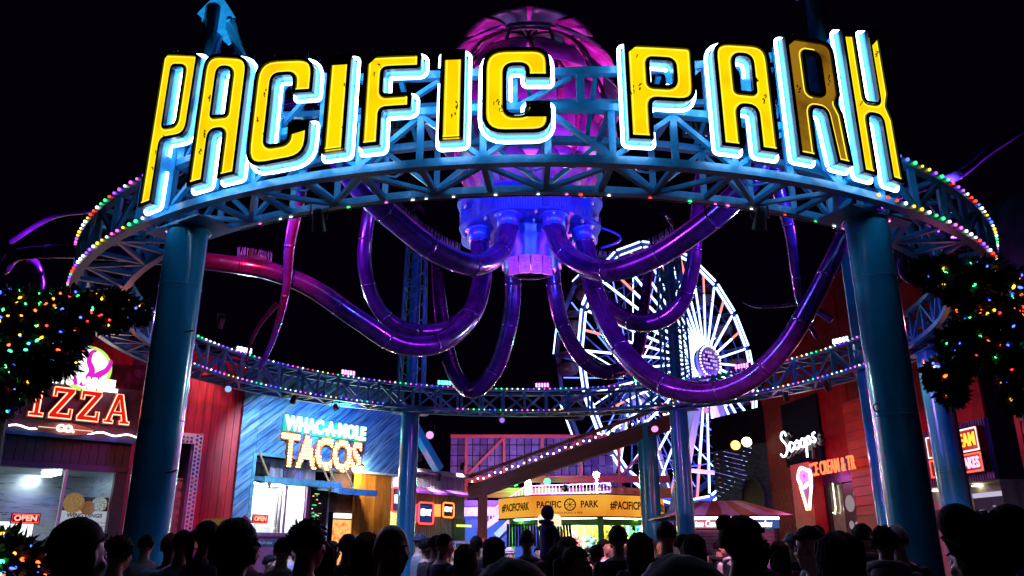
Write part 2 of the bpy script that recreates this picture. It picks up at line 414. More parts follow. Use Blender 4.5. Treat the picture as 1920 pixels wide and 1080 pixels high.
# ================================================================ letters
def round_poly(pts,n=5):
    # pts: (x,y,r)
    out=[];N=len(pts)
    for i in range(N):
        p=Vector(pts[i][:2]); r=pts[i][2] if len(pts[i])>2 else 0
        a=Vector(pts[i-1][:2])-p; b=Vector(pts[(i+1)%N][:2])-p
        if r<=0: out.append(tuple(p)); continue
        la,lb=a.length,b.length; a.normalize(); b.normalize()
        ang=a.angle(b); t=min(r/math.tan(ang/2),la*.49,lb*.49)
        p0=p+a*t; p1=p+b*t
        for k in range(n+1):
            s_=k/n; q=p0*(1-s_)**2+p*2*s_*(1-s_)+p1*s_*s_; out.append((q.x,q.y))
    return out
def dense(pts,step=.12):
    out=[]
    for i in range(len(pts)):
        a=Vector(pts[i]);b=Vector(pts[(i+1)%len(pts)]); n=max(1,int((b-a).length/step))
        for k in range(n): q=a.lerp(b,k/n); out.append((q.x,q.y))
    return out
def offset(pts,d):
    # positive d grows a counter-clockwise outline
    N=len(pts);out=[]
    for i in range(N):
        p0,p,p1=Vector(pts[i-1]),Vector(pts[i]),Vector(pts[(i+1)%N])
        e0=(p-p0).normalized(); e1=(p1-p).normalized()
        n0=Vector((e0.y,-e0.x)); n1=Vector((e1.y,-e1.x)); m=(n0+n1)
        if m.length<1e-6: m=n0
        m.normalize(); k=d/max(.45,m.dot(n0)); out.append((p.x+m.x*k,p.y+m.y*k))
    return out
def glyph(ch,W,H,s):
    if ch=='I': return [[(0,0,.03),(W,0,.03),(W,H,.03),(0,H,.03)]]
    if ch=='C': return [[(W,.64*H,.02),(W,H,.3*W),(0,H,.34*W),(0,0,.34*W),(W,0,.34*W),(W,.36*H,.02),(W-s,.36*H,.02),(W-s,s*.9,.1),(s,s*.9,.1),(s,H-s*.9,.1),(W-s,H-s*.9,.1),(W-s,.64*H,.02)]]
    if ch=='P': return [[(0,0,.02),(s,0,.02),(s,.40*H,.08),(W*.98,.40*H,.26*W),(W,H,.10),(0,H,.03)],[(s,.40*H+s*.72,.05),(s,H-s*.8,.05),(W-s*.95,H-s*.8,.08),(W-s*.95,.40*H+s*.72,.10)]]
    if ch=='A': return [[(0,0,.02),(s,0,.02),(s,.38*H,.10),(W-s,.38*H,.10),(W-s,0,.02),(W,0,.02),(W,H,.30*W),(0,H,.30*W)],[(s,.38*H+s*.8,.03),(s,H-s*.75,.10),(W-s,H-s*.75,.10),(W-s,.38*H+s*.8,.03)]]
    if ch=='F': return [[(0,0,.02),(s,0,.02),(s,.37*H,.05),(.86*W,.37*H,.05),(.86*W,.37*H+s*.85,.05),(s,.37*H+s*.85,.05),(s,H-s*.9,.05),(W,H-s*.9,.06),(W,H,.06),(0,H,.04)]]
    if ch=='R': return [[(0,0,.02),(s,0,.02),(s,.41*H,.10),(W-s,.41*H,.10),(W-s*.72,0,.02),(W*1.06,0,.02),(W,.40*H,.08),(W-.07,.48*H,.05),(W,.56*H,.08),(W,H,.24*W),(0,H,.03)],[(s,.41*H+s*.8,.05),(s,H-s*.8,.06),(W-s,H-s*.8,.1),(W-s,.41*H+s*.8,.08)]]
    if ch=='K': return [[(0,0,.02),(s,0,.02),(s,.40*H,.10),(W-s,.40*H,.10),(W-s,0,.02),(W,0,.02),(W,.40*H,.08),(W-.08,.48*H,.05),(W,.56*H,.08),(W,H,.03),(W-s,H,.03),(W-s,.40*H+s*.85,.08),(s,.40*H+s*.85,.08),(s,H,.03),(0,H,.03)]]
LB,LF_=9.92,10.2
LET=[('P',-34.4,-29.35,8.84,8.48,6.25,'yellow letter P of PACIFIC, tallest at the left end'),
('A',-28.5,-23.6,8.43,8.12,6.32,'yellow letter A of PACIFIC, second from the left end'),
('C',-22.8,-17.45,8.04,7.85,6.36,'first yellow letter C of PACIFIC, after the letter A'),
('I',-16.3,-14.45,7.82,7.78,6.38,'first yellow letter I of PACIFIC, between C and F'),
('F',-13.35,-9.07,7.75,7.68,6.4,'yellow letter F of PACIFIC, in the middle of the word'),
('I',-7.6,-5.88,7.68,7.67,6.38,'second yellow letter I of PACIFIC, right of the F'),
('C',-4.6,.12,7.67,7.66,6.45,'last yellow letter C of PACIFIC, before the gap'),
('P',5.5,10.65,7.77,7.81,6.4,'yellow letter P of PARK, right of the gap'),
('A',12.2,16.8,7.93,8.02,6.40,'yellow letter A of PARK, second letter of that word'),
('R',18.4,23.0,8.22,8.31,6.42,'half dark amber letter R of PARK with a black centre'),
('K',24.23,28.7,8.61,8.84,6.37,'yellow letter K of PARK, last at the right end')]
for li,(ch,a0,a1,t0,t1,zb,label) in enumerate(LET):
    random.seed(100+li)
    W=R(a1-a0)*LF_; H=(t0+t1)/2-zb; s=min(.31,W*.355) if ch!='I' else W
    if ch=='K': s=.26
    loops=[dense(round_poly(L)) for L in glyph(ch,W,H,s)]
    def area(L): return sum(L[i-1][0]*L[i][1]-L[i][0]*L[i-1][1] for i in range(len(L)))
    loops=[L if (area(L)>0)==(i==0) else L[::-1] for i,L in enumerate(loops)]
    def fn(u,v,w_,a0=a0,W=W,H=H,zb=zb,t0=t0,t1=t1):
        a=a0+math.degrees(u/LF_); f=u/W
        return rp(a,w_,zb+v/H*(t0+(t1-t0)*f-zb))
    t=thing('sign_letter',label,'sign letter',fn(W/2,0,LB),0,'yellow neon letters of the arch sign')
    # blue box behind, black trim, recessed yellow face, white neon round the sides
    mb=MB(); mb.prism(loops,LB,LF_-.05,fn=fn); bo_=mb.build('box',M['box'],t)
    ins=[offset(L,-.05) for L in loops]
    mb=MB()
    for i,L in enumerate(loops):
        o2=offset(L,.004); pair=[o2,ins[i]] if i==0 else [ins[i],o2]
        mb.prism(pair,LF_-.055,LF_,fn=fn)
    mb.build('black_trim',M['black'],t)
    mb=MB(); mb.prism(ins,LF_-.035,LF_-.03,fn=fn,back=False); fo=mb.build('face',E['amber'] if ch=='R' else E['yellow'],t)
    yt=[offset(L,-.074) for L in loops]; mb=MB()
    for L in yt:
        pts=[fn(u,v,LF_-.018) for u,v in L]
        if ch=='R': pts=pts[:int(len(pts)*.62)]
        mb.tube(pts,.0085,5,closed=ch!='R')
    mb.build('inner_tube',E['yellow_t'],fo)
    mb=MB(); mb2=MB()
    for i,L in enumerate(loops):
        if ch=='R' and i==1: continue
        o3=offset(L,.045 if i==0 else .035); n=len(o3)
        pts=[fn(u,v,LB+.13) for u,v in o3]
        k0=random.randrange(n); pts=pts[k0:]+pts[:k0]
        mb.tube(pts[:n-1],.0235,7)
        for k in range(0,n,7):
            q=(k+k0)%n; p0=fn(*L[q],LB+.13); p1=fn(*o3[q],LB+.13); mb2.cyl(p0,p1,.012,n=6)
    nt_=mb.build('neon_tube',E['neon_w'],t)
    tag(mb2.build('tube_supports',M['white'],nt_),kind='stuff')
    # electrodes and soot on the face
    mb=MB()
    for g_ in range(random.choice((2,3)) if ch not in 'I' else random.choice((1,2))):
        for _ in range(200):
            u=random.uniform(.05,W-.05); v=random.uniform(.2*H,.85*H)
            Ls=ins
            def inside(L):
                c_=False
                for i in range(len(L)):
                    x0,y0=L[i-1];x1,y1=L[i]
                    if (y0>v)!=(y1>v) and u<(x1-x0)*(v-y0)/(y1-y0)+x0: c_=not c_
                return c_
            if inside(Ls[0]) and not any(inside(h) for h in Ls[1:]): break
        for k in range(random.randint(1,4)):
            uu,vv=u+random.uniform(-.02,.02),v+.045*k+random.uniform(-.012,.012); e=random.uniform(-1,1); q_=random.uniform(-.03,.03)
            mb.tube([fn(uu,vv,LF_-.03),fn(uu+.018*e,vv+.012,LF_-.006),fn(uu+.03*e,vv+q_,LF_-.008),fn(uu+.02*e,vv+q_*1.6,LF_-.028)],random.uniform(.005,.009),5)
    tag(mb.build('electrode_wires',paint('sooty_electrode',(.06,.03,.015),.6),fo),kind='stuff')
    mb=MB()
    for k in range(9 if ch!='I' else 5):
        u=W*(.1+.8*k/(8 if ch!='I' else 4)); b=fn(u,H,LB+random.uniform(.05,.2)); b.z-=.06
        mb.tube([b,b+Vector((random.uniform(-.035,.035),random.uniform(-.03,.03),.2))],.0035,3)
    tag(mb.build('bird_spikes',M['spike'],bo_),kind='stuff')
# ================================================================ lattice masts on the rear columns
def lattice(a,z0,z1,label):
    p=rp(a,RM,z0); t=thing('lattice_mast',label,'mast',p,0,'lattice masts over the rear columns')
    h=.42
    mb=MB(); mb.lathe([(.19,0),(.19,z1-z0)],14,p); mb.build('pole',M['steel2'],t)
    cs=[Vector((sx*h,sy*h,0)) for sx,sy in ((-1,-1),(1,-1),(1,1),(-1,1))]
    for c in cs: bar_obj('leg',p+c,p+c*.8+Vector((0,0,z1-z0)),.07,.07,M['steel'],t)
    n=9
    for k in range(n):
        for i in range(4):
            f0=1-.2*k/n; f1=1-.2*(k+1)/n; za=(z1-z0)*k/n; zb_=(z1-z0)*(k+1)/n
            A,B=cs[i],cs[(i+1)%4]
            bar_obj('lacing',p+A*f0+Vector((0,0,za)),p+B*f1+Vector((0,0,zb_)),.035,.035,M['steel'],t)
            if k%3==0: bar_obj('lacing',p+A*f0+Vector((0,0,za+.02)),p+B*f0+Vector((0,0,za+.02)),.05,.05,M['steel'],t)
lattice(-155.3,ZT+.06,12.4,'teal lattice mast above the rear left column')
lattice(147,ZT+.06,12.4,'dark lattice mast in front of the big wheel hub')
# ================================================================ octopus
oc=thing('octopus_sculpture','giant purple steel octopus with magenta head hung inside the ring','sculpture',(CX,CY,9.2))
O=Vector((CX,CY,0))
def tentacle(pts,r0=.235,tip=.05,hold=.6,spikes=()):
    q=spline([tuple(at(*p)) for p in pts],9); N=len(q)
    rr=[]
    for i in range(N):
        f=i/(N-1); rr.append(r0 if f<hold else r0+(tip-r0)*((f-hold)/(1-hold))**.85)
    mb=MB(); mb.tube(q,rr,20); o=mb.build('tentacle',M['purple'],oc)
    # welded joints and root sleeve
    for i in range(8,N-8,10):
        d=(Vector(q[i+1])-Vector(q[i])).normalized()*.03; mb=MB(); mb.tube([Vector(q[i])-d,Vector(q[i])+d],rr[i]*(1.045 if i%20==8 else 1.015),20); mb.build('weld_joint',M['purple'],o)
    mb=MB()
    d=(Vector(q[1])-Vector(q[0])).normalized(); mb.tube([Vector(q[0])-d*.1,Vector(q[0])+d*.32],rr[0]*1.16,20); mb.build('sleeve',M['violet'],o); mb=MB(); mb.tube([Vector(q[0])+d*.0,Vector(q[0])+d*.05],rr[0]*1.5,20); mb.build('root_flange',M['violet'],o)
    for (f0,f1) in spikes:
        mb=MB(); random.seed(int(f0*1000))
        i0,i1=int(f0*N),int(f1*N)
        for i in range(i0,i1):
            for s_ in range(5):
                p=Vector(q[i]).lerp(Vector(q[min(i+1,N-1)]),s_/5); d=(Vector(q[min(i+1,N-1)])-Vector(q[i])).normalized()
                up=(Vector((0,0,1))-d*d.z).normalized(); b=p+up*rr[i]*.97
                mb.tube([b,b+up*.2+Vector((random.uniform(-.03,.03),random.uniform(-.03,.03),0))],.004,3)
        tag(mb.build('bird_spikes',M['spike'],o),kind='stuff')
tentacle([(953,404,17.4),(952,430,17.35),(938,472,16.9),(892,497,16.1),(820,473,15.1),(740,412,14.1),(680,355,13.3),(630,290,12.8),(596,225,12.5),(580,215,12.4),(574,270,12.5),(560,370,12.8),(543,460,13.2),(536,545,13.6),(514,630,14),(487,692,14.3)],hold=.42,tip=.035,spikes=((.23,.36),))
tentacle([(1038,404,17.4),(1040,430,17.35),(1062,476,16.8),(1130,508,15.8),(1220,485,14.8),(1310,428,13.8),(1385,362,13),(1428,300,12.6),(1440,255,12.5),(1448,262,12.5),(1456,340,12.8),(1480,430,13.2),(1492,520,13.8),(1502,575,14.3),(1532,635,14.8)],hold=.42,tip=.035,spikes=((.2,.33),))
tentacle([(899,430,18.2),(900,462,18.2),(904,520,18.0),(884,588,17.5),(828,640,16.7),(750,645,15.9),(670,598,15.1),(585,540,14.4),(505,508,13.9),(420,494,13.6),(300,482,13.5),(190,474,13.5),(90,472,13.6),(30,480,13.8),(8,505,14),(14,486,14.1),(42,479,14.2),(68,495,14.3),(79,528,14.4),(76,556,14.4)],hold=.2,tip=.05,spikes=((.42,.46),))
tentacle([(1090,430,18.2),(1098,462,18.2),(1116,550,18),(1158,645,17.5),(1228,713,16.7),(1320,737,15.9),(1402,713,15.2),(1472,648,14.6),(1525,560,14),(1560,490,13.6),(1592,430,13.4),(1650,380,13.2),(1720,352,13.2),(1790,330,13.2),(1850,285,13.2),(1930,234,13.4)],hold=.3,tip=.08)
tentacle([(899,434,19.2),(906,490,19.3),(892,565,19.3),(850,608,19),(790,622,18.5),(735,604,18),(700,560,17.5),(683,490,17),(690,410,16.6),(702,330,16.4),(690,240,16),(620,190,15.4),(500,205,14.8),(400,270,14.4),(280,360,14),(190,390,13.8),(100,404,13.8),(15,455,13.9)],r0=.185,hold=.3,tip=.06)
tentacle([(1090,434,19.2),(1100,490,19.3),(1125,555,19.1),(1178,600,18.6),(1232,602,18.1),(1278,568,17.6),(1299,500,17.2),(1305,420,16.8),(1312,340,16.6),(1335,250,16.4),(1400,190,15.8),(1440,240,15)],r0=.21,hold=.4,tip=.08)
tentacle([(957,484,19.95),(962,540,20.1),(955,610,20.4),(930,690,20.8),(888,732,21.3),(852,700,21.8),(832,620,22.4),(822,540,23),(818,490,23.6),(806,440,24.6),(786,400,26),(768,412,27),(758,455,27.2)],r0=.215,hold=.5,tip=.09,spikes=((.8,.9),))
tentacle([(1035,484,19.95),(1039,540,20.1),(1055,610,20.4),(1090,670,20.8),(1130,697,21.3),(1172,688,21.8),(1197,650,22.3),(1206,590,22.9),(1215,520,23.6),(1226,450,24.5),(1245,400,25.6),(1262,420,26.3)],r0=.205,hold=.5,tip=.09)
# thin curling tips beyond the ring
for pts in ([(462,690,20),(468,650,20),(486,610,19.8),(508,582,19.6),(520,568,19.5)],[(1393,566,19),(1420,574,18.8),(1460,573,18.6),(1505,570,18.3),(1560,600,18)],[(1690,450,12.6),(1686,495,12.6),(1700,522,12.7),(1730,527,12.8),(1760,515,13)],[(1690,365,12.6),(1735,372,12.7),(1765,410,12.8),(1775,470,12.9)]):
    q=spline([tuple(at(*p)) for p in pts],8); mb=MB(); mb.tube(q,[.03+.06*i/len(q) for i in range(len(q))],10); mb.build('tentacle_tip',M['purple'],oc)
# collar: two scalloped flanges with webs, bolts and spikes
def flange(name,z,r,th,n=8,hole=.9):
    L=[]
    for k in range(96):
        a=2*math.pi*k/96; rr=r*(1+.035*math.cos(n*(a-R(22.5)-R(90)))); L.append((rr*math.cos(a),rr*math.sin(a)))
    Hh=[(hole*math.cos(-2*math.pi*k/48),hole*math.sin(-2*math.pi*k/48)) for k in range(48)]
    mb=MB(); mb.prism([L,Hh],z,z+th,fn=lambda u,v,w_:O+Vector((u,v,w_))); return mb.build(name,M['violet'],oc)
flange('lower_flange',9.22,1.80,.05); flange('upper_flange',9.85,1.86,.05)
mb=MB(); mb.lathe([(1.55,9.27),(1.55,9.85)],48,O); mb.build('collar_web',M['violet'],oc)
for k in range(16):
    a=R(22.5*k+11); d=Vector((math.cos(a),math.sin(a),0)); 
    if k%2==0: bar_obj('stiffener',O+d*1.66+Vector((0,0,9.28)),O+d*1.66+Vector((0,0,9.84)),.22,.02,M['violet'],oc,up=d.cross(Vector((0,0,1))))
bolt=MB().cyl((0,0,-.06),(0,0,.06),.045,n=6).mesh('bolt',M['spike'])
for z,r_ in ((9.2,1.65),(9.83,1.70),(9.2,1.12)):
    for k in range(24):
        if k%3==2: continue
        a=R(15*k+4); inst('bolt',bolt,oc,Matrix.Translation(O+Vector((r_*math.cos(a),r_*math.sin(a),z))))
mb=MB(); random.seed(3)
for z,r_ in ((9.27,1.76),(9.90,1.82)):
    for k in range(170):
        a=R(k*360/170); d=Vector((math.cos(a),math.sin(a),0)); b=O+d*(r_+.03*math.cos(8*(a-R(112.5))))+Vector((0,0,z))
        mb.tube([b,b+Vector((random.uniform(-.02,.02),random.uniform(-.02,.02),random.uniform(.2,.3)))+d*.05],.0045,3)
tag(mb.build('bird_spikes',M['spike'],oc),kind='stuff')
mb=MB(); mb.lathe([(.62,8.25),(.66,8.3),(.66,8.75),(.82,9.0),(.9,9.25),(.9,10.6),(1.15,11.1)],36,O); mb.build('core',M['violet'],oc); mb=MB(); mb.lathe([(0,8.3),(.63,8.3),(.63,8.26),(.55,8.24),(.55,8.28)],24,O); mb.build('core_shade_disc',M['black'],oc)  # black disc added to darken the core underside where the floods hit
for k in range(4):   # bolted pads under the core
    a=R(-90+(-1.5+k)*22); d=Vector((math.cos(a),math.sin(a),0)); tf=Matrix.Translation(O+d*.75+Vector((0,0,8.02)))@Matrix.Rotation(a+R(90),4,'Z')
    mb=MB(tf); mb.box((-.13,-.03,-.05),(.13,.03,.42)); mb.cyl((0,-.031,.1),(0,-.06,.1),.05,n=8); mb.cyl((0,-.031,.3),(0,-.06,.3),.05,n=8); mb.build('bolted_pad',M['magenta'],oc)
mb=MB(); mb.tube([O+Vector((1.75+.5*math.sin(R(k*18)),-.5,9.25-.55*(k/10))) for k in range(11)],.03,8); mb.build('hose',M['violet'],oc)
# flared petals round the collar
pdk=paint('dark_orchid_petal',(.22,.03,.16),.45,0,.3,3)
pet=[]
for k in range(12):
    a=R(30*k+15); d=Vector((math.cos(a),math.sin(a),0)); x=Vector((-d.y,d.x,0)); vs=[];fs=[]
    for i in range(7):
        f=i/6; z=9.92+1.1*f; r_=1.3+.5*math.sin(f*1.9); wd=.44*math.sin(math.pi*min(1,.22+f*.75))
        for j in range(5):
            s_=(j-2)/2; vs.append(O+d*(r_-.10*s_*s_)+x*wd*s_+Vector((0,0,z)))
    for i in range(6):
        for j in range(4): fs.append((i*5+j,i*5+j+1,i*5+6+j,i*5+5+j))
    mb=MB(); mb.add(vs,fs,0,True); p=mb.build('petal',pdk,oc); so=p.modifiers.new('s','SOLIDIFY'); so.thickness=.03
# head: ribbed dome of shingle panels, open below
HZ,HR=12.85,2.15
def hp(th,a,r=HR): return O+Vector((r*math.sin(th)*math.cos(a),r*math.sin(th)*math.sin(a),HZ+r*1.12*math.cos(th)))
NR,NC=7,10
pm=paint('head_panel',(.62,.07,.55),.45,0,.35,1.6,bump=.1); pg=paint('head_panel_green',(.03,.14,.12),.4,0,.3,3)
random.seed(11)
for i in range(NR):
    th0=R(6+21.5*i); th1=R(6+21.5*(i+1)-1.5)
    for k in range(NC):
        off=.5*(i%2)
        a0=2*math.pi*(k+off+.07)/NC; a1=2*math.pi*(k+off+.93)/NC
        vs=[];fs=[]
        for u in range(3):
            for v in range(5):
                th=th0+(th1-th0)*u/2; a=a0+(a1-a0)*v/4; r_=HR+.0+.34*(u/2)-.07*(1-(v-2)**2/4.)*0
                vs.append(hp(th,a,r_))
        for u in range(2):
            for v in range(4): fs.append((u*5+v,u*5+5+v,u*5+6+v,u*5+v+1))
        mb=MB(); mb.add(vs,fs,0,True)
        p=mb.build('head_panel',pg if (k*7+i*3)%5 in (0,2) else pm,oc); so=p.modifiers.new('s','SOLIDIFY'); so.thickness=.03; so.offset=1
for k in range(NC):
    a=2*math.pi*k/NC; mb=MB(); mb.tube([hp(R(4+9.5*i),a,HR-.06) for i in range(17)],.05,6); mb.build('rib',M['black'],oc)
for i in (2,4,5):
    mb=MB(); mb.tube([hp(R(6+21.5*i),2*math.pi*k/40,HR-.1) for k in range(40)],.04,6,closed=True); mb.build('hoop',M['black'],oc)
mb=MB(); mb.lathe([(1.15,10.55),(1.7,10.75),(1.72,10.8),(1.2,10.9)],36,O); mb.build('neck_ring',M['magenta'],oc)
# the magenta uplighters that stand on the collar and inside the head
for k in range(8):
    a=R(45*k+22.5); p=O+Vector((1.1*math.cos(a),1.25*math.sin(a),10.0))
    t=thing('uplighter','magenta uplighter standing on the octopus collar','lamp',p-Vector((0,0,.09)),0,'magenta uplighters on the collar')
    mb=MB(); mb.lathe([(0,-.08),(.1,-.08),(.14,.04),(.12,.05)],14,p); mb.build('housing',M['dark'],t)
    mb=MB(); mb.lathe([(0,.03),(.115,.035)],14,p); mb.build('lens',emit('uplight_lens',(1,.2,.8),8,False),t)
    d=Vector((math.cos(a),math.sin(a),0))
    lamp('SPOT','uplight_beam',p+Vector((0,0,.08)),420,(1,.05,.75),t,p+d*.9+Vector((0,0,3)),R(115),.6,.1)
t=thing('head_lamp','pink lamp glowing inside the octopus head','lamp',O+Vector((0,0,11.9)))
mb=MB(); mb.sphere(O+Vector((0,0,12)),.16,12,8); mb.build('globe',emit('head_globe',(1,.4,.85),10,False),t)
mb=MB(); mb.cyl(O+Vector((0,0,11.1)),O+Vector((0,0,11.86)),.05,n=10); mb.build('stem',M['dark'],t)
lamp('POINT','head_glow',O+Vector((0,0,12)),1500,(1,.08,.72),t,rad=.17)
# ================================================================ big wheel
WC=at(1267,692,74); WR=12.7; wn_=Vector((math.sin(R(38.3)),-math.cos(R(38.3)),0)); wx=Vector((wn_.y,-wn_.x,0)).normalized()*-1; wz=Vector((0,0,1))
fw=thing('ferris_wheel','ferris wheel with white and orange light bars behind the ring','ferris wheel',Vector((WC.x,WC.y,0)))
LW=emit('wheel_white_bar',(.42,.58,1),5); LO=emit('wheel_orange_bar',(1,.22,.16),2.2,False); LBl=emit('wheel_blue_bar',(.12,.2,1),3,False)
LAV=paint('lavender_steel',(.62,.55,.78),.4); DK=paint('wheel_steel_blue',(.10,.14,.55),.4)
def wp_(a,r,off): return WC+wx*(r*math.cos(a))+wz*(r*math.sin(a))+wn_*off
HUB=WC+wn_*3.6; HUBB=WC-wn_*5.6
NS=40
for k in range(20):
    a0=2*math.pi*(k+.06)/20; a1=2*math.pi*(k+.94)/20
    mb=MB()
    for r_ in (WR,WR-.55):
        mb.bar(wp_(a0,r_,0),wp_(a1,r_,0),.17,.17)
    mb.build('rim_light',LW,fw)
    bar_obj('rim_segment',wp_(2*math.pi*k/20,WR-.28,-.15),wp_(2*math.pi*(k+1)/20,WR-.28,-.15),.28,.5,DK,fw)
    bar_obj('far_rim_segment',wp_(2*math.pi*k/20,WR-.28,-3),wp_(2*math.pi*(k+1)/20,WR-.28,-3),.3,.45,DK,fw)
    bar_obj('cross_tie',wp_(a0,WR-.28,-.3),wp_(a0,WR-.28,-2.9),.16,.16,DK,fw)
    if k%2: bar_obj('far_rim_light',wp_(a0,WR-.1,-3.3),wp_(a1,WR-.1,-3.3),.1,.1,LW,fw)
for k in range(NS):
    a=2*math.pi*(k+.0)/NS; d0=HUB.lerp(wp_(a,WR-.7,0),.11); d1=wp_(a,WR-.8,0)
    f=.72 if k%2 else .40
    mb=MB(); mm=d0.lerp(d1,f); A,B=(0,1) if k%3 else (0,1)
    if k%4==3: mb.bar(d0,mm,.155,.155,0); mb.bar(mm,d1,.155,.155,1)
    else: mb.bar(d0,mm,.155,.155,0); mb.bar(mm,d1,.155,.155,1 if k%2 else 0)
    mb.build('spoke_light',[LW,LO],fw)
    bar_obj('spoke',d0-wn_*.1,d1-wn_*.16,.12,.12,DK,fw)
    if k%2==0: bar_obj('far_spoke',HUBB.lerp(wp_(a,WR-.7,-3),.06),wp_(a,WR-.7,-3),.11,.11,DK,fw)
    if k%2==1: bar_obj('far_spoke_light',HUBB.lerp(wp_(a,WR-.7,-3),.15),wp_(a,WR-.9,-3),.09,.09,LBl if k%4==1 else LW,fw)
    if k%2==0:
        for r_ in (5.5,9.2):
            a2=2*math.pi*(k+2)/NS; f_=1-r_/WR
            bar_obj('ring_tie',wp_(a,r_,3.6*f_-.1),wp_(a2,r_,3.6*f_-.1),.07,.07,DK,fw)
            bar_obj('lattice_tie',wp_(a,r_,3.6*f_-.15),wp_(a,r_,-3-2.6*f_),.07,.07,DK,fw)
mb=MB(); mb.tube([HUBB,HUB],[.8,.8],20); mb.build('axle',DK,fw)
hubface=HUB+wn_*.45
tfh=Matrix.Translation(hubface)@Matrix((wx,wz,wn_)).transposed().to_4x4()
mb=MB(tfh); mb.lathe([(1.5,-.4),(1.6,-.1),(1.6,0),(0,.0)],28); mb.build('hub_disc',paint('hub_violet',(.2,.1,.5),.4),fw)
mb=MB(tfh)
for k in range(30):
    a=2*math.pi*k/30; mb.sphere((1.45*math.cos(a),1.45*math.sin(a),.06),.09,6,4)
for j in range(5):
    for i in range(6):
        if (i*3+j*5)%4: mb.box((-.95+.34*i,.75-.36*j,.02),(-.75+.34*i,.92-.36*j,.06),1)
tag(mb.build('hub_lights',[emit('hub_bulb',(.8,.7,1),4,False),emit('hub_print',(.45,.25,1),2.2,False)],fw),kind='stuff')
for off,hb in ((3.0,HUB-wn_*.4),(-5.2,HUBB+wn_*.3)):
    for s_ in (-1,1):
        foot=WC+wx*(7.2*s_)+wn_*(off*1.15); foot.z=0; bar_obj('leg',hb-wz*.3,foot,.8,.8,LAV,fw)
    bar_obj('leg_tie',hb.lerp(WC+wx*(-7.2)+wn_*(off*1.15)-wz*WC.z,.55),hb.lerp(WC+wx*7.2+wn_*(off*1.15)-wz*WC.z,.55),.3,.3,LAV,fw)
gm=MB(); gm.lathe([(0,-1.9),(.75,-1.9),(.95,-1.6),(1.0,-1.05),(.96,-1.05),(.9,-1.55),(0,-1.8)],14); gm.lathe([(0,.12),(.6,0),(1.05,-.18),(1.05,-.23),(0,-.05)],14)
for k in range(4):
    a=R(90*k+45); gm.cyl((.9*math.cos(a),.9*math.sin(a),-1.1),(.9*math.cos(a),.9*math.sin(a),-.15),.04,n=6)
gme=gm.mesh('gondola',paint('gondola_paint',(.10,.04,.08),.5))
for k in range(20):
    a=2*math.pi*k/20; inst('gondola',gme,fw,Matrix.Translation(wp_(a,WR-.2,-1.55)))
# wash lamps mounted on the wheel legs
for s_,c_ in ((-1,(.5,.3,1)),(1,(.3,.3,1))):
    p=WC+wx*(5.5*s_)+wn_*5.5; p.z=3; t=thing('wash_light','violet wash light at the %s foot of the ferris wheel'%('left' if s_<0 else 'right'),'lamp',Vector((p.x,p.y,0)))
    mb=MB(); mb.cyl((p.x,p.y,0),(p.x,p.y,2.8),.06,n=8); mb.box((p.x-.25,p.y-.15,2.75),(p.x+.25,p.y+.15,3.05)); mb.build('stand',M['dark'],t)
    mb=MB(); mb.box((p.x-.2,p.y-.1,3.055),(p.x+.2,p.y+.1,3.07)); mb.build('lens',emit('wash_lens',c_,6,False),t)
    lamp('SPOT','wash_beam',p+Vector((0,0,.15)),26000,c_,t,WC,R(90),.6,.2)
# ================================================================ facades
class Wall:
    def __init__(s,p0,p1):
        s.o=Vector((p0[0],p0[1],0)); e=Vector((p1[0],p1[1],0)); s.L=(e-s.o).length; s.x=(e-s.o).normalized()
        s.n=s.x.cross(Vector((0,0,1)))
        s.tf=Matrix.Translation(s.o)@Matrix((s.x,Vector((0,0,1)),s.n)).transposed().to_4x4()
    def p(s,u,v,w_=0): return s.tf@Vector((u,v,w_))
    def uv(s,px,py,w_=0):
        r=ray(px,py); o=s.o+s.n*w_; t=(o-EYE).dot(s.n)/r.dot(s.n); q=EYE+r*t-s.o
        return q.dot(s.x),q.z
def clip(poly,x0,y0,x1,y1):
    for ax,lim,sg in ((0,x0,1),(0,x1,-1),(1,y0,1),(1,y1,-1)):
        out=[]
        for i in range(len(poly)):
            a,b=poly[i-1],poly[i]; ia=(a[ax]-lim)*sg>=0; ib=(b[ax]-lim)*sg>=0
            if ia!=ib:
                t=(lim-a[ax])/(b[ax]-a[ax]); out.append((a[0]+(b[0]-a[0])*t,a[1]+(b[1]-a[1])*t))
            if ib: out.append(b)
        poly=out
        if len(poly)<3: return []
    return poly
def planks(name,wall,rects,ang,wd,mats,parent,th=.03,w0=0,gap=.012,seed=1,var=.012):
    random.seed(seed); ca,sa=math.cos(R(ang)),math.sin(R(ang)); out=[]
    for (x0,y0,x1,y1) in rects:
        cs=[(x*-sa+y*ca) for x,y in ((x0,y0),(x1,y0),(x1,y1),(x0,y1))]
        k=math.floor(min(cs)/wd)
        while k*wd<max(cs):
            a,b=k*wd+gap/2,(k+1)*wd-gap/2; k+=1
            L=60; q=[(-sa*c+ca*t,ca*c+sa*t) for c,t in ((a,-L),(a,L),(b,L),(b,-L))]
            q=clip(q,x0,y0,x1,y1)
            if len(q)<3: continue
            mb=MB(wall.tf); mb.prism([q],w0,w0+th+random.uniform(0,var)); out.append(mb.build(name,random.choice(mats),parent))
    return out
def lap(name,wall,u0,u1,v0,v1,wd,mats,parent,w0=0,seed=2):
    random.seed(seed); v=v0
    while v<v1-.02:
        b=min(v+wd,v1); mb=MB(wall.tf)
        mb.prism([[(v,w0),(v,w0+.05),(b+.012,w0+.015),(b+.012,w0)]],u0,u1,fn=lambda a,c,t:(t,a,c))
        mb.build(name,random.choice(mats),parent); v=b
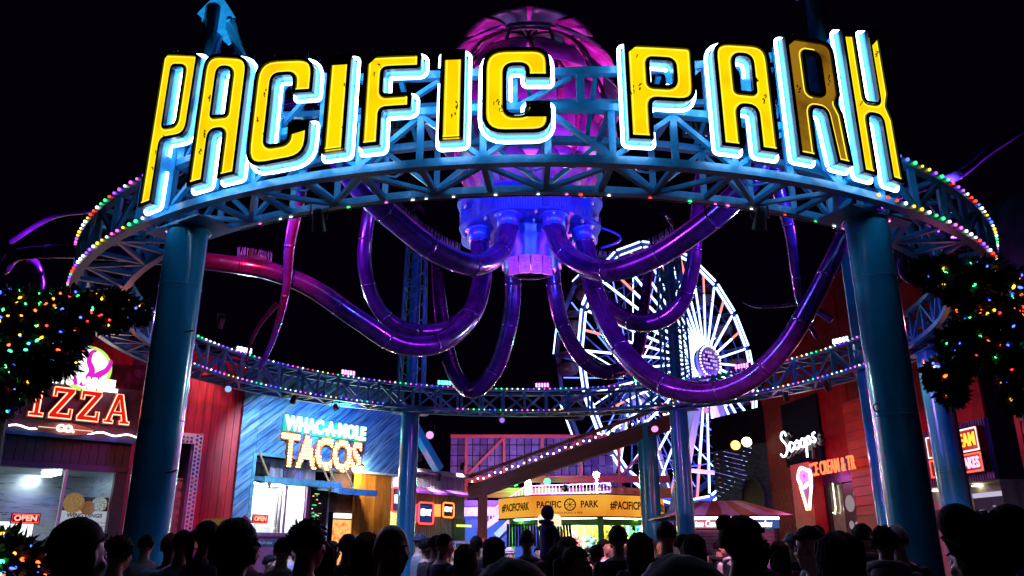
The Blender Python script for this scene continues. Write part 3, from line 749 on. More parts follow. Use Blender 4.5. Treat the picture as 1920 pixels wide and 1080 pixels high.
def text(body,size,tf,m,parent,name='lettering',ext=.01,off=0,al='CENTER',sx=1,shear=0,sp=1):
    c=bpy.data.curves.new('txt','FONT'); c.body=body; c.size=size; c.extrude=ext; c.offset=off; c.align_x=al; c.align_y='CENTER'; c.shear=shear; c.space_character=sp; c.resolution_u=3
    o=bpy.data.objects.new('txt',c); me=bpy.data.meshes.new_from_object(o); bpy.data.objects.remove(o)
    me.transform(tf@Matrix.Diagonal((sx,1,1,1))); me.materials.clear(); me.materials.append(m); me.name=name
    return inst(name,me,parent)
def text_loops(body,size,sx=1,off=0):
    c=bpy.data.curves.new('txt','FONT'); c.body=body; c.size=size; c.align_x='CENTER'; c.align_y='CENTER'; c.offset=off; c.resolution_u=3
    o=bpy.data.objects.new('txt',c); me=bpy.data.meshes.new_from_object(o); bpy.data.objects.remove(o)
    bm=bmesh.new(); bm.from_mesh(me); bmesh.ops.remove_doubles(bm,verts=bm.verts,dist=1e-4); loops=[]; seen=set()
    for e in bm.edges:
        if len(e.link_faces)==1 and e not in seen:
            L=[];v=e.verts[0];cur=e
            while cur and cur not in seen:
                seen.add(cur); L.append((v.co.x*sx,v.co.y)); v=cur.other_vert(v)
                cur=next((f for f in v.link_edges if len(f.link_faces)==1 and f not in seen),None)
            loops.append(L)
    bm.free(); return loops
def here(wall,u,v,w_): return wall.tf@Matrix.Translation((u,v,w_))
def slab(wall,u0,u1,v0,v1,w0,w1,m,name,parent): return MB(wall.tf).box((u0,v0,w0),(u1,v1,w1)).build(name,m,parent)
def spot_fixture(p,target,energy,colr,label,group='spot lamps',size=70,st=12,parent=None,r=.09,blend=.6):
    p=Vector(p); d=(Vector(target)-p).normalized(); t=thing('spot_lamp',label,'spot lamp',p,0,group)
    mb=MB(); mb.tube([p-d*.32,p-d*.28,p-d*.05,p],[r*.5,r*.85,r*1.05,r*1.15],14,cap=False); mb.tube([p-d*.32,p-d*.319],[r*.5,r*.5],14); mb.build('housing',M['dark'],t)
    mb=MB(); x,y,_=frame_of(d); mb.tube([p-d*.17+x*r*1.3,p-d*.17+x*r*1.3+Vector((0,0,.28)),p-d*.17-x*r*1.3+Vector((0,0,.28)),p-d*.17-x*r*1.3],.014,6); mb.build('yoke',M['dark'],t)
    mb=MB(); mb.tube([p-d*.03,p-d*.025],[r*1.0,r*1.0],14); mb.build('lens',emit('spot_lens',colr,st,False),t)
    if energy: lamp('SPOT','spot_beam',p+d*.03,energy,colr,t,target,R(size),blend,.07)
    return t
red=[paint('red_board_%d'%i,c,.55,0,.3,4,bump=.25,bscale=30,stretch=(1,1,.25)) for i,c in enumerate(((.50,.02,.03),(.43,.018,.03),(.55,.03,.035)))]
def streaky(name,c,c2,d,rough=.6):
    # weathered board: streaks run along direction d
    m=paint(name,c,rough,0,.5,1,c2=c2,bump=.5,bscale=1); nt=m.node_tree; d=Vector(d).normalized(); e=Vector((0,0,1)).cross(d) if abs(d.z)<.9 else Vector((1,0,0)); pz=d.cross(e)
    geo=nt.nodes.new('ShaderNodeNewGeometry'); cmb=nt.nodes.new('ShaderNodeCombineXYZ')
    for k,(ax,sc2) in enumerate(((d,.9),(e,14),(pz,14))):
        dt=nt.nodes.new('ShaderNodeVectorMath'); dt.operation='DOT_PRODUCT'; dt.inputs[1].default_value=ax*sc2
        nt.links.new(geo.outputs['Position'],dt.inputs[0]); nt.links.new(dt.outputs['Value'],cmb.inputs[k])
    for n in nt.nodes:
        if n.type=='TEX_NOISE':
            nt.links.new(cmb.outputs[0],n.inputs['Vector']); n.inputs['Scale'].default_value=1.0
        if n.type=='VALTORGB': n.color_ramp.elements[0].position=.40; n.color_ramp.elements[1].position=.56
    return m
_pd=Vector((.588*.788,.809*.788,.616))
blu=[streaky('weathered_blue_plank_%d'%i,c,c2,_pd) for i,(c,c2) in enumerate((((.12,.33,.58),(.03,.10,.26)),((.16,.38,.60),(.03,.09,.22)),((.08,.27,.54),(.02,.075,.22)),((.20,.40,.58),(.05,.15,.31))))]
grey=[paint('bleached_board_%d'%i,c,.7,0,.3,5,bump=.4,bscale=30,stretch=(1,1,.2)) for i,c in enumerate(((.42,.43,.52),(.36,.37,.47),(.5,.5,.58)))]
sid=[paint('red_siding_%d'%i,c,.5,0,.3,2.5,bump=.15,bscale=25,stretch=(.4,.4,2)) for i,c in enumerate(((.42,.03,.02),(.36,.022,.018),(.47,.04,.025)))]
org=[paint('orange_board_%d'%i,c,.5,0,.3,4,bump=.2,stretch=(1,1,.2)) for i,c in enumerate(((.72,.26,.02),(.62,.21,.02),(.78,.30,.03)))]
aqua=paint('aqua_trim',(.14,.45,.62),.55,0,.3,6); tealw=paint('teal_board',(.20,.46,.55),.6,0,.35,4)
gls=glass('shop_glass'); inner=paint('shop_white',(.8,.8,.78),.6,0,.08); frm=paint('dark_frame',(.03,.03,.035),.4)
plum=paint('plum_frame',(.30,.12,.28),.45); rope=paint('rope',(.42,.28,.12),.8,0,.5,40)
ltube=emit('shop_tube',(.92,1,.98),14); redneon=emit('red_neon',(1,.05,.03),5,False); whiten=emit('white_sign',(1,.97,.95),2.4,False)
def room(wall,u0,u1,v0,v1,depth,parent,w0=-.05,st=ltube,m=None):
    # a lit shop room behind an opening
    mb=MB(wall.tf); d=w0-depth
    mb.add([(u0,v0,w0),(u1,v0,w0),(u1,v1,w0),(u0,v1,w0),(u0,v0,d),(u1,v0,d),(u1,v1,d),(u0,v1,d)],[(4,5,6,7),(0,1,5,4),(1,2,6,5),(7,6,2,3),(3,0,4,7)])
    mb.build('room_walls',m or inner,parent)
    mb=MB(wall.tf)
    for f in (.3,.7): mb.box((u0+(u1-u0)*f-.10,v1-.08,w0-depth*.75),(u0+(u1-u0)*f+.10,v1-.04,w0-depth*.2))
    mb.build('ceiling_tube',st,parent)
def open_sign(wall,px,py,w_,wd,ht,label):
    u,v=wall.uv(px,py,w_); t=thing('open_sign',label,'neon sign',wall.p(u,v-ht/2,w_),0,'red OPEN signs')
    slab(wall,u-wd/2,u+wd/2,v-ht/2,v+ht/2,w_-.04,w_,M['black'],'panel',t)
    mb=MB(wall.tf); b=.03; mb.tube([(u-wd/2+b,v-ht/2+b,w_+.015),(u+wd/2-b,v-ht/2+b,w_+.015),(u+wd/2-b,v+ht/2-b,w_+.015),(u-wd/2+b,v+ht/2-b,w_+.015)],.006,5,closed=True); mb.build('border_tube',redneon,t)
    text('OPEN',ht*.72,here(wall,u,v,w_+.012),emit('open_red',(1,.16,.12),4,False),t,'lettering',.006,.006,sx=wd/ht*.42)
# ---------------------------------------------------------------- pizza shop
WP=Wall((-14.0,16.6),(-9.75,20.5))
t=thing('pizza_shop','dark pizza shop with lit service window behind the left column','shop',WP.p(WP.L/2,0))
u00=-1.0; ue=WP.L
ua,vt=WP.uv(4,872); ub,_=WP.uv(122,880); uc,_=WP.uv(128,884); ud,vt2=WP.uv(216,886)
vb=1.55; vtop=(vt+vt2)/2
grn=[paint('dark_green_board_%d'%i,c,.5,0,.3,4,bump=.2,stretch=(1,1,.2)) for i,c in enumerate(((.012,.05,.03),(.010,.04,.025)))]
vroof=5.35; ua=ua-1.2
planks('board',WP,[(u00,vtop+.14,ue,vroof-.9)],90,.2,grn,t,.04,-.04)
slab(WP,u00,ue,vtop+.0,vtop+.13,-.06,.06,frm,'lintel',t)
slab(WP,u00,ua,0,vtop,-.08,0,frm,'side_wall',t); slab(WP,ud+.06,ue,0,vtop,-.08,.0,frm,'side_wall',t)
slab(WP,ua,ud+.06,0,.75,-.1,0,frm,'dado',t)
slab(WP,ub+.01,uc-.01,.75,vtop,-.06,.05,inner,'mullion',t); slab(WP,ud,ud+.06,.75,vtop,-.06,.05,frm,'mullion',t)
slab(WP,ua,ub,.76,vtop-.005,-.03,-.02,gls,'pane',t); slab(WP,uc,ud,.76,vtop-.005,-.03,-.02,gls,'pane',t)
steelm=paint('brushed_steel',(.5,.55,.6),.28,.9,.15,3,stretch=(.2,1,6))
room(WP,ua-.3,ud,.3,vtop-.01,2.0,t,-.1,emit('pizza_tube',(.9,1,1),34),steelm)
_,vg=WP.uv(60,1020); gs=slab(WP,ua,ub,vg-.10,vg+.08,.0,.03,paint('green_band',(.02,.22,.03),.5),'pick_up_band',t)
uu,vv=WP.uv(37,1022); text('PICK-UP HERE',.10,here(WP,uu,vg-.01,.033),M['white'],t,'lettering',.002,0)
u1,v1=WP.uv(36,990); slab(WP,u1-.38,u1+.32,v1-.2,v1+.14,-.25,-.2,whiten,'menu_light_box',t)
# wing and pizza menu board
mb_u0,mb_v1=WP.uv(118,930,-.04); mb_u1,_=WP.uv(208,930,-.04)
_,vm=WP.uv(160,958,-.04)
slab(WP,uc+.03,ud-.03,.8,vm,-.10,-.06,emit('menu_paper',(.75,.72,.78),.75,False),'menu_board',t)
slab(WP,uc+.03,ud-.03,vm+.005,mb_v1,-.10,-.06,paint('menu_photo_wood',(.16,.07,.03),.5,0,.5,9),'food_photo',t)
cm=(uc+ud)/2
for (dx,dv,rx,cc,c2) in ((-.28,.18,.24,(.72,.45,.16),(.5,.08,.04)),(.30,.17,.18,(.8,.8,.75),(.1,.2,.05)),(.06,.07,.17,(.55,.22,.05),(.3,.09,.02))):
    mb=MB(here(WP,cm+dx,vm+dv,-.055)); mb.lathe([(rx,0),(rx*.85,.02),(0,.02)],18); mb.build('dish_print',emit('dish_glow',cc,.55,False,.8,30,c2),t)
darkink=paint('menu_ink',(.12,.01,.02),.6)
text('WING DINGS',.13,here(WP,cm,vm-.11,-.052),darkink,t,'lettering',.002,.004,shear=.15)
for i,(a,b) in enumerate((('Traditional','Boneless'),('Original','BBQ  Honey'),('Garlic Parm','Lemon Pepper'))):
    text(a,.062,here(WP,cm-.36+.36*i,vm-.27,-.052),darkink,t,'lettering',.001); text(b,.055,here(WP,cm-.36+.36*i,vm-.35,-.052),darkink,t,'lettering',.001)
text('PIZZA',.13,here(WP,cm,vm-.6,-.052),darkink,t,'lettering',.002,.004)
open_sign(WP,48,972,.04,.60,.24,'large red OPEN sign glowing in the pizza shop window')
# ---------------------------------------------------------------- pizza sign
ps=thing('pizza_sign','red neon PIZZA sign with surfboard and octopus emblem above the pizza shop','neon sign',WP.p(2,4.4,.2))
ul,vl=WP.uv(30,806,.3); ur,vr=WP.uv(250,822,.3)
slab(WP,ul-.2,ur+.4,vr-.12,vl+.02,.08,.2,paint('royal_blue',(.02,.12,.45),.4),'blue_band',ps)
wavy=[(ul-.15+ (ur+.35-ul)*k/60,vr+.06+.03*math.sin(k*.5),.225) for k in range(61)]
MB(WP.tf).tube(wavy,.02,6).build('wave_tube',emit('white_tube',(.9,.95,1),5),ps)
us,vs_=WP.uv(122,803,.26); us0,_=WP.uv(66,803,.26); us1,_=WP.uv(178,803,.26); sw=(us1-us0)/2
mb=MB(here(WP,us,vs_-.02,.24)); mb.prism([[(sw*math.cos(a),.15*math.sin(a)*(1-.25*abs(math.cos(a)))) for a in [2*math.pi*k/40 for k in range(40)]]],0,.06); sb=mb.build('surfboard',paint('surfboard_tan',(.55,.40,.28),.35),ps)
slab(WP,us0+.05,us1-.05,vs_-.028,vs_-.012,.305,.31,emit('board_stripe',(1,.8,.6),1.2,False),'board_stripe',ps)
text('CO.',.23,here(WP,us,vs_-.02,.32),emit('co_white',(1,.85,.8),2.2,False),ps,'lettering',.02,.012)
# slab serif letters P I Z Z A: red faces, salmon tubes
def serif(ch):
    s=.2
    if ch=='I': return [[(0,0),(.52,0),(.52,.16),(.38,.16),(.38,.84),(.52,.84),(.52,1),(0,1),(0,.84),(.14,.84),(.14,.16),(0,.16)]],.52
    if ch=='Z': return [[(0,0),(.8,0),(.8,.36),(.62,.36),(.62,.2),(.34,.2),(.8,.84),(.8,1),(.04,1),(.04,.66),(.22,.66),(.22,.8),(.46,.8),(0,.16)]],.8
    if ch=='A': return [[(0,0),(.4,0),(.4,.15),(.33,.15),(.36,.28),(.6,.28),(.63,.15),(.56,.15),(.56,0),(.98,0),(.98,.15),(.89,.15),(.62,1),(.36,1),(.09,.15),(0,.15)],[(.41,.44),(.49,.72),(.56,.44)]],.98
    if ch=='P': return [[(0,0),(.5,0),(.5,.16),(.37,.16),(.37,.38),(.7,.38),(.84,.5),(.84,.88),(.7,1),(0,1),(0,.84),(.13,.84),(.13,.16),(0,.16)],[(.37,.56),(.37,.82),(.6,.82),(.6,.56)]],.84
rf=emit('pizza_red_face',(.9,.012,.01),.9); rt=emit('pizza_tube_salmon',(1,.35,.2),4,False); glowp=paint('sign_back',(.30,.2,.26),.6)
ua_,va_=WP.uv(50,782,.3); uz,vz=WP.uv(243,795,.3); _,vtopz=WP.uv(150,735,.3)
vb_=(va_+vz)/2-.01; Hs=vtopz-vb_+.08; tot=.52+.8+.8+.98+.84+.12*4; 
sc_=(uz-ua_)/(.52+.8+.8+.98+.36); uu=ua_-(.84+.12)*sc_
for ch in 'PIZZA':
    loops,wd=serif(ch); loops=[[(x*sc_,y*Hs) for x,y in L] for L in loops]
    loops=[L if (sum(L[i-1][0]*L[i][1]-L[i][0]*L[i-1][1] for i in range(len(L)))>0)==(i_==0) else L[::-1] for i_,L in enumerate(loops)]
    tf=here(WP,uu,vb_,.16); mb=MB(tf); mb.prism(loops,0,.12,mi=0,front=False); mb.prism(loops,.12,.125,1,back=False); mb.build('letter',[glowp,rf],ps)
    mb=MB(tf)
    for L in loops: mb.tube([(x,y,.15) for x,y in offset(L,-.022)],.013,6,closed=True)
    mb.build('neon_tube',rt,ps); uu+=(wd+.12)*sc_
# emblem disc and WHEEL lettering
ue_,ve_=WP.uv(165,690,.3); ue1,_=WP.uv(206,690,.3); re=ue1-ue_
tf=here(WP,ue_,ve_,.2)
lime=emit('emblem_lime',(.62,.95,.15),1.0,False); wht=emit('emblem_white',(1,1,1),1.5,False); mag=emit('emblem_magenta',(.8,.02,.62),1.0,False); pal=emit('emblem_grey',(.55,.6,.7),.8,False)
MB(tf).lathe([(re*1.15,0),(re*1.15,.05),(0,.05)],32).build('emblem_disc',lime,ps)
MB(tf).lathe([(re*.98,.052),(re*.98,.08),(0,.08)],32).build('emblem_field',wht,ps)
for pts in ([(-.1,-.95),(.1,-.5),(.2,-.1),(.0,.35),(.05,.8),(.25,.9)],[(.35,-.6),(.5,-.3),(.85,.0),(1.0,.4),(.95,.55)],[(-.9,-.3),(-.6,-.5),(-.4,-.9)]):
    q=spline([(x*re,y*re,.10) for x,y in pts],6); MB(tf).tube(q,[.10*re*(2-1.4*i/len(q)) for i in range(len(q))],8).build('emblem_arm',mag,ps)
uw,vw=WP.uv(188,722,.4); uw0,_=WP.uv(157,722,.4); uw1,_=WP.uv(226,722,.4)
text('WHEEL',.36,here(WP,uw,vw,.36),emit('wheel_white',(1,.95,.95),3,False),ps,'lettering',.03,.03,sx=(uw1-uw0)/1.2)
uw2,_=WP.uv(128,715,.4); text('PACIFIC',.30,here(WP,uw2-.35,vw+.03,.36),emit('wheel_white2',(1,.95,.95),2.4,False),ps,'lettering',.03,.016,sx=.85)
# signboard behind
slab(WP,ul-.3,ur+.5,vl+.03,vtopz+.25,.0,.07,paint('aubergine_board',(.10,.03,.06),.6,0,.3,5),'signboard',ps)
lamp('POINT','pizza_sign_glow',WP.p(uw,vb_+.3,1.2),30,(1,.2,.15),ps,rad=.25)
# ---------------------------------------------------------------- red plank shop
WR_=Wall((-13.2,22.0),(-8.95,26.25))
rs=thing('red_plank_shop','tall red plank shop with a mosaic framed doorway behind the left column','building',WR_.p(2,0))
ud0,vd=WR_.uv(310,828); ud1,_=WR_.uv(364,828); um1,_=WR_.uv(379,828); _,vmt=WR_.uv(350,812)
vtopR=8.3
_,v_lt=WR_.uv(440,728); _,v_lt0=WR_.uv(340,640)
planks('board',WR_,[(-1,0,ud0-.3,7.6),(ud0-.3,vmt,um1,7.6),(um1,0,WR_.L,7.6)],90,.26,red,rs,.03,-.03,gap=.014,seed=4)
slab(WR_,-1,WR_.L,0,7.6,-.2,-.06,M['dark'],'backing',rs) if False else None
slab(WR_,-1,WR_.L,7.6,7.75,-.3,.12,red[1],'parapet',rs)
mos=paint('mosaic_grout',(.85,.8,.85),.45,0,.1,20)
slab(WR_,ud1,um1,0,vmt,-.02,.05,mos,'mosaic_frame',rs); slab(WR_,ud0-.3,ud1,vd,vmt,-.02,.05,mos,'mosaic_frame',rs)
mt=[paint('mosaic_tile_%d'%i,c,.3) for i,c in enumerate(((.12,.10,.16),(.55,.14,.05),(.25,.22,.3),(.62,.4,.12)))]
tme=[MB().lathe([(.045,0),(.04,.012),(0,.012)],6).mesh('tile',m) for m in mt]
random.seed(5); rotw=Matrix((WR_.x,Vector((0,0,1)),WR_.n)).transposed().to_4x4()
v=.9
while v<vmt-.05:
    for du in (.07,.19,.31)[:max(2,int((um1-ud1)/.13))]:
        if ud1+du<um1-.03: inst('tile',random.choice(tme),rs,Matrix.Translation(WR_.p(ud1+du,v+(.06 if du==.19 else 0),.051))@rotw)
    v+=.13
u=ud0-.25
while u<ud1-.05:
    for dv in (.07,.19): 
        if vd+dv<vmt-.03: inst('tile',random.choice(tme),rs,Matrix.Translation(WR_.p(u,vd+dv,.051))@rotw)
    u+=.13
# doorway recess with pale red boards and an ice blue jamb
mb=MB(WR_.tf); mb.box((ud0-.3,0,-1.2),(ud1,vd,-1.15)); mb.build('recess_back',M['black'],rs)
_,vdo=WR_.uv(330,895)
lap('door_board',WR_,ud0-.05,ud1-.06,.2,vdo,.27,[paint('faded_red_board',(.45,.16,.15),.7,0,.4,6,bump=.3)],rs,-.35)
slab(WR_,ud1-.06,ud1-.002,0,vd-.01,-1.1,-.03,plum,'door_jamb',rs); slab(WR_,ud0-.20,ud0-.06,0,vdo,-.4,-.2,paint('ice_blue_jamb',(.45,.62,.72),.5),'door_jamb',rs)
for i,(px,py) in enumerate(((360,770),(520,762))): pass
spot_fixture(WR_.p(um1-.6,8.2,1.6),WR_.p(um1-.5,4.6,0),420,(1,.55,.6),'small white spot lamp over the mosaic doorway',size=75,st=6)
spot_fixture(WR_.p(um1+.3,.9,1.4),WR_.p(um1+.3,4.5,0),160,(1,.2,.15),'red ground lamp before the red plank wall',size=80,st=5)
# green slatted little roof in front of the red wall
kp=at(402,1000,24); gk=thing('slatted_booth','small booth with a green slatted roof before the red wall','booth',Vector((kp.x,kp.y,0)))
lm=paint('lime_board',(.28,.5,.03),.5); pur=paint('purple_board',(.3,.03,.28),.5)
for i in range(3):
    mb=MB(); z0=kp.z-.42+.28*i; x0=kp.x-.95+.32*i*.6; mb.add([(x0,kp.y,z0),(x0+1.0,kp.y-.0,z0+.05),(x0+1.2,kp.y+.05,z0+.30),(x0+.2,kp.y+.05,z0+.26),(x0,kp.y+.04,z0),(x0+1.0,kp.y+.04,z0+.05),(x0+1.2,kp.y+.09,z0+.3),(x0+.2,kp.y+.09,z0+.26)],[(0,1,2,3),(7,6,5,4),(0,4,5,1),(1,5,6,2),(2,6,7,3),(3,7,4,0)]); mb.build('roof_slat',lm,gk)
mb=MB(); mb.bar((kp.x-.1,kp.y-.05,kp.z-.75),(kp.x+.95,kp.y-.0,kp.z+.42),.12,.28); mb.build('gable_board',pur,gk)
mb=MB(); mb.box((kp.x-.7,kp.y+.1,0),(kp.x+.3,kp.y+1.0,kp.z-.45)); mb.build('wall',pur,gk)
# ---------------------------------------------------------------- taco shop
WT=Wall((-8.9,26.1),(-4.45,32.1))
ts=thing('taco_shop','weathered blue taco shop clad in slanting planks','building',WT.p(WT.L/2,0))
uo0,_=WT.uv(474,900); uo1=WT.L-.02; _,vo=WT.uv(520,856); ub1,vb1=WT.uv(690,884)
uo_end,_=WT.uv(610,880)
_,vtl=WT.uv(445,690); VT=7.7
planks('plank',WT,[(0,0,uo0,VT),(uo0,vo,uo_end,VT),(uo_end,vb1,uo1,VT)],38,.21,blu,ts,.035,-.035,gap=.016,seed=9,var=.02)
slab(WT,-.02,uo1,VT,VT+.12,-.3,.08,blu[2],'parapet',ts)
slab(WT,uo0-.09,uo0+.03,0,vo+.03,-.02,.05,aqua,'opening_trim',ts); slab(WT,uo0+.03,uo_end,vo-.03,vo+.07,-.02,.05,aqua,'opening_trim',ts)
slab(WT,uo_end,uo1,vb1-.08,vb1,-.9,.05,paint('soffit_white',(.6,.66,.6),.6),'soffit',ts)
mb=MB(WT.tf); mb.box((-.01,VT-.01,-.28),(uo1,0,-.3)) if False else None
slab(WT,uo1-.002,uo1+.04,vb1,VT,-1.2,.02,blu[2],'end_wall',ts)
# recess: bleached boards above, window wall below
_,va0=WT.uv(520,905); dpt=-.55
planks('bleached_board',WT,[(uo0+.03,va0,uo_end,vo-.03)],90,.16,grey,ts,.03,dpt,seed=12)
uw0_,_=WT.uv(470,915,dpt); uwa,vwt=WT.uv(537,918,dpt); uwb,_=WT.uv(575,925,dpt); _,vsill=WT.uv(520,999,dpt)
slab(WT,uo0+.03,uwb,vsill-.12,vsill,dpt-.1,dpt+.08,plum,'sill',ts)
slab(WT,uo0+.03,uwb,0,vsill-.12,dpt-.1,dpt,plum,'dado',ts)
slab(WT,uwa-.02,uwa+.03,vsill,va0,dpt-.03,dpt+.04,plum,'mullion',ts); slab(WT,uwb,uwb+.12,0,va0,dpt-.04,dpt+.05,paint('magenta_post',(.45,.1,.35),.5),'mullion',ts)
slab(WT,uo0+.03,uwa-.02,vsill,va0,dpt-.02,dpt-.01,gls,'pane',ts); slab(WT,uwa+.03,uwb,vsill,va0,dpt-.02,dpt-.01,gls,'pane',ts)
room(WT,uo0+.03,uwb+.02,vsill-.4,va0+.1,1.8,ts,dpt-.12,emit('taco_tube',(1,1,.97),150))
slab(WT,uwa-.55,uwa-.50,vsill,va0-.3,dpt-.9,dpt-.85,inner,'inner_door',ts)
for kx in (.2,.5): slab(WT,uwa+.1+kx*.5,uwa+.16+kx*.5,vsill-.2,va0-.15,dpt-.8,dpt-.7,paint('shelf_grey',(.4,.36,.34),.6),'shelf_post',ts)
open_sign(WT,488,973,dpt+.06,.62,.29,'small red OPEN sign in the white taco shop window')
# blue band and ticket window below the sill
ut,vt_=WT.uv(500,1018,dpt+.1); slab(WT,uo0+.1,uwb-.2,vt_-.09,vt_+.09,dpt+.001,dpt+.03,paint('petrol_band',(.03,.14,.24),.5),'order_band',ts)
text('PICK-UP HERE',.11,here(WT,(uo0+uwb)/2-.3,vt_,dpt+.032),M['white'],ts,'lettering',.002,0)
# menu screens right of the window
um0,vmm=WT.uv(582,930,dpt); um1_,_=WT.uv(606,930,dpt); _,vmb=WT.uv(590,1000,dpt)
slab(WT,um0,um1_,vmb,va0-.05,dpt-.05,dpt+.0,M['black'],'menu_case',ts)
random.seed(21); mb=MB(WT.tf)
cm_=[emit('menu_%d'%i,c,1.2,False) for i,c in enumerate(((.1,.35,.9),(.05,.7,.2),(.9,.6,.15),(.8,.8,.8)))]
for k in range(26):
    a=um0+.04+random.random()*(um1_-um0-.22); b=vmb+.06+random.random()*(va0-vmb-.3); mb.box((a,b,dpt+.002),(a+random.uniform(.04,.16),b+random.uniform(.015,.05),dpt+.008),random.randrange(4))
tag(mb.build('menu_print',cm_,ts),kind='stuff')
slab(WT,um1_+.05,um1_+.16,0,va0,dpt-.1,dpt+.06,M['dark'],'post',ts); slab(WT,um1_+.22,um1_+.26,0,va0,dpt,dpt+.05,M['white'],'conduit',ts)
# glowing food picture and orange boards
uf0,vf1=WT.uv(626,982,dpt); uf1,_=WT.uv(660,982,dpt)
slab(WT,uf0,uf1,.3,vf1+.15,dpt-.06,dpt-.02,emit('food_light_box',(1,.42,.12),1.5,True,.9,7,(.75,.05,.01)),'food_picture',ts)
slab(WT,uf0,uf1,vf1+.2,vf1+.38,dpt-.06,dpt+.1,emit('food_header',(1,.85,.75),1.6,False),'picture_header',ts)
slab(WT,uf0-.3,uf1,vf1+.42,vb1-.08,dpt-.06,dpt-.02,paint('dark_brown',(.12,.04,.015),.6),'fascia',ts)
uor,_=WT.uv(661,940,dpt+.2); planks('orange_board',WT,[(uor,0,uo1-.1,vb1-.08)],90,.24,org,ts,.04,dpt+.2,gap=.01,seed=14)
# hung awnings
def awning(u0,u1,v,d0,label,drop=.18):
    a=thing('awning',label,'awning',WT.p((u0+u1)/2,v,dpt),0,'blue hung awnings of the taco shop')
    n=max(4,int((u1-u0)/.16))
    for k in range(n):
        x0=u0+(u1-u0)*k/n; x1=u0+(u1-u0)*(k+1)/n-.012; mb=MB(WT.tf)
        mb.prism([[(v,dpt+.02),(v,dpt+.0),(v-drop,d0),(v-drop+.03,d0),(v+.03,dpt+.02)]],x0,x1,fn=lambda a_,c_,t_:(t_,a_,c_)); mb.build('awning_board',tealw,a)
    slab(WT,u0-.03,u1+.03,v-drop-.09,v-drop+.12,d0+.003,d0+.06,aqua,'front_fascia',a)
    mb=MB(WT.tf); mb.prism([[(v-.06,dpt+.02),(v-drop-.05,d0),(v-drop+.09,d0),(v+.07,dpt+.02)]],u0-.035,u0-.005,fn=lambda a_,c_,t_:(t_,a_,c_)); mb.prism([[(v-.06,dpt+.02),(v-drop-.05,d0),(v-drop+.09,d0),(v+.07,dpt+.02)]],u1+.005,u1+.035,fn=lambda a_,c_,t_:(t_,a_,c_)); mb.build('side_fascia',aqua,a)
    return a
ua0,vaa=WT.uv(470,890,.1); ua1,_=WT.uv(634,900,.3)
aw=awning(uo0+.05,ua1-.1,va0+.18,.55,'wide blue plank awning hung on ropes over the white window')
aw2=awning(ua1-.35,WT.uv(688,905,.3)[0]+.05,va0-.02,.75,'smaller blue awning beside the orange boards')
for (u,a_) in ((uo0+.25,aw),(ua1-.6,aw),(ua1-.3,aw2),(ua1+.45,aw2)):
    q0=WT.p(u-.12,vo+.1,.0); q1=WT.p(u,va0+.06,.56)
    mb=MB(); pts=[q0.lerp(q1,k/24) for k in range(25)]; mb.tube(pts,[.035+.008*(k%2) for k in range(25)],8); mb.sphere(q1-Vector((0,0,.16)),.08,8,6,sc_=(1,1,1.3)); mb.cyl(q1,q1-Vector((0,0,.3)),.03,n=8); mb.build('rope',rope,a_)
ub_,vb2=WT.uv(500,892,.2); sp=thing('loudspeaker','black loudspeaker standing on the wide blue awning','loudspeaker',WT.p(ub_,va0+.2,-.2))
MB(WT.tf).box((ub_-.28,va0+.2,-.4),(ub_+.25,va0+.62,0)).build('cabinet',M['black'],sp); MB(here(WT,ub_-.02,va0+.41,.0)).lathe([(.16,.004),(.12,.012),(.04,-.01),(0,-.01)],18).build('cone',M['dark'],sp)
# signs on the planks
sg=thing('whac_a_mole_sign','glowing green WHAC-A-MOLE lettering on the slanting blue planks','sign',WT.p(3,5.4,.1))
ul_,vl_=WT.uv(536,803,.15); ur_,vr_=WT.uv(684,822,.15)
text('WHAC-A-MOLE',.66,here(WT,(ul_+ur_)/2,(vl_+vr_)/2+.16,.16),emit('mint_face',(.62,1,.86),2.6,False),sg,'lettering',.02,.035,sx=(ur_-ul_)/4.6)
slab(WT,ul_-.08,ur_+.08,(vl_+vr_)/2-.14,(vl_+vr_)/2+.46,.03,.08,paint('green_backer',(.02,.40,.27),.5),'backer',sg)
lamp('POINT','mint_glow',WT.p((ul_+ur_)/2,(vl_+vr_)/2,.9),60,(.1,1,.6),sg,rad=.3)
tg=thing('tacos_sign','TACOS marquee letters filled with warm bulbs on the blue planks','sign',WT.p(3,4.6,.1))
ul2,vl2=WT.uv(530,843,.2); ur2,vr2=WT.uv(682,852,.2)
loops=text_loops('TACOS',1.0,1,.045); xs=[x for L in loops for x,y in L]; fx=(ur2-ul2)/(max(xs)-min(xs)); hh=1.5
loops=[[(x*fx,y*hh) for x,y in L] for L in loops]; tfm=here(WT,(ul2+ur2)/2,(vl2+vr2)/2-.1,.06)
text('TACOS',1.0,tfm@Matrix.Diagonal((1,hh,1,1)),paint('rust_tray',(.65,.16,.03),.5),tg,'tray',.05,.045,sx=fx)
mb=MB(tfm)
for L in loops: mb.tube([(x,y,.08) for x,y in L],.028,5,closed=True)
mb.build('letter_edge',paint('rust_edge',(.75,.2,.03),.5),tg)
def inl(L,u,v):
    c_=False
    for i in range(len(L)):
        x0,y0=L[i-1];x1,y1=L[i]
        if (y0>v)!=(y1>v) and u<(x1-x0)*(v-y0)/(y1-y0)+x0: c_=not c_
    return c_
mb=MB(tfm); x=min(xs)*fx
while x<max(xs)*fx:
    y=-.6
    while y<.62:
        if sum(inl(L,x,y) for L in loops)%2 and all(min((Vector((x,y))-Vector(p)).length for p in L)>.03 for L in loops): mb.sphere((x,y,.085),.043,6,4)
        y+=.105
    x+=.10
tag(mb.build('bulbs',emit('warm_bulb',(1,.62,.24),7),tg),kind='stuff')
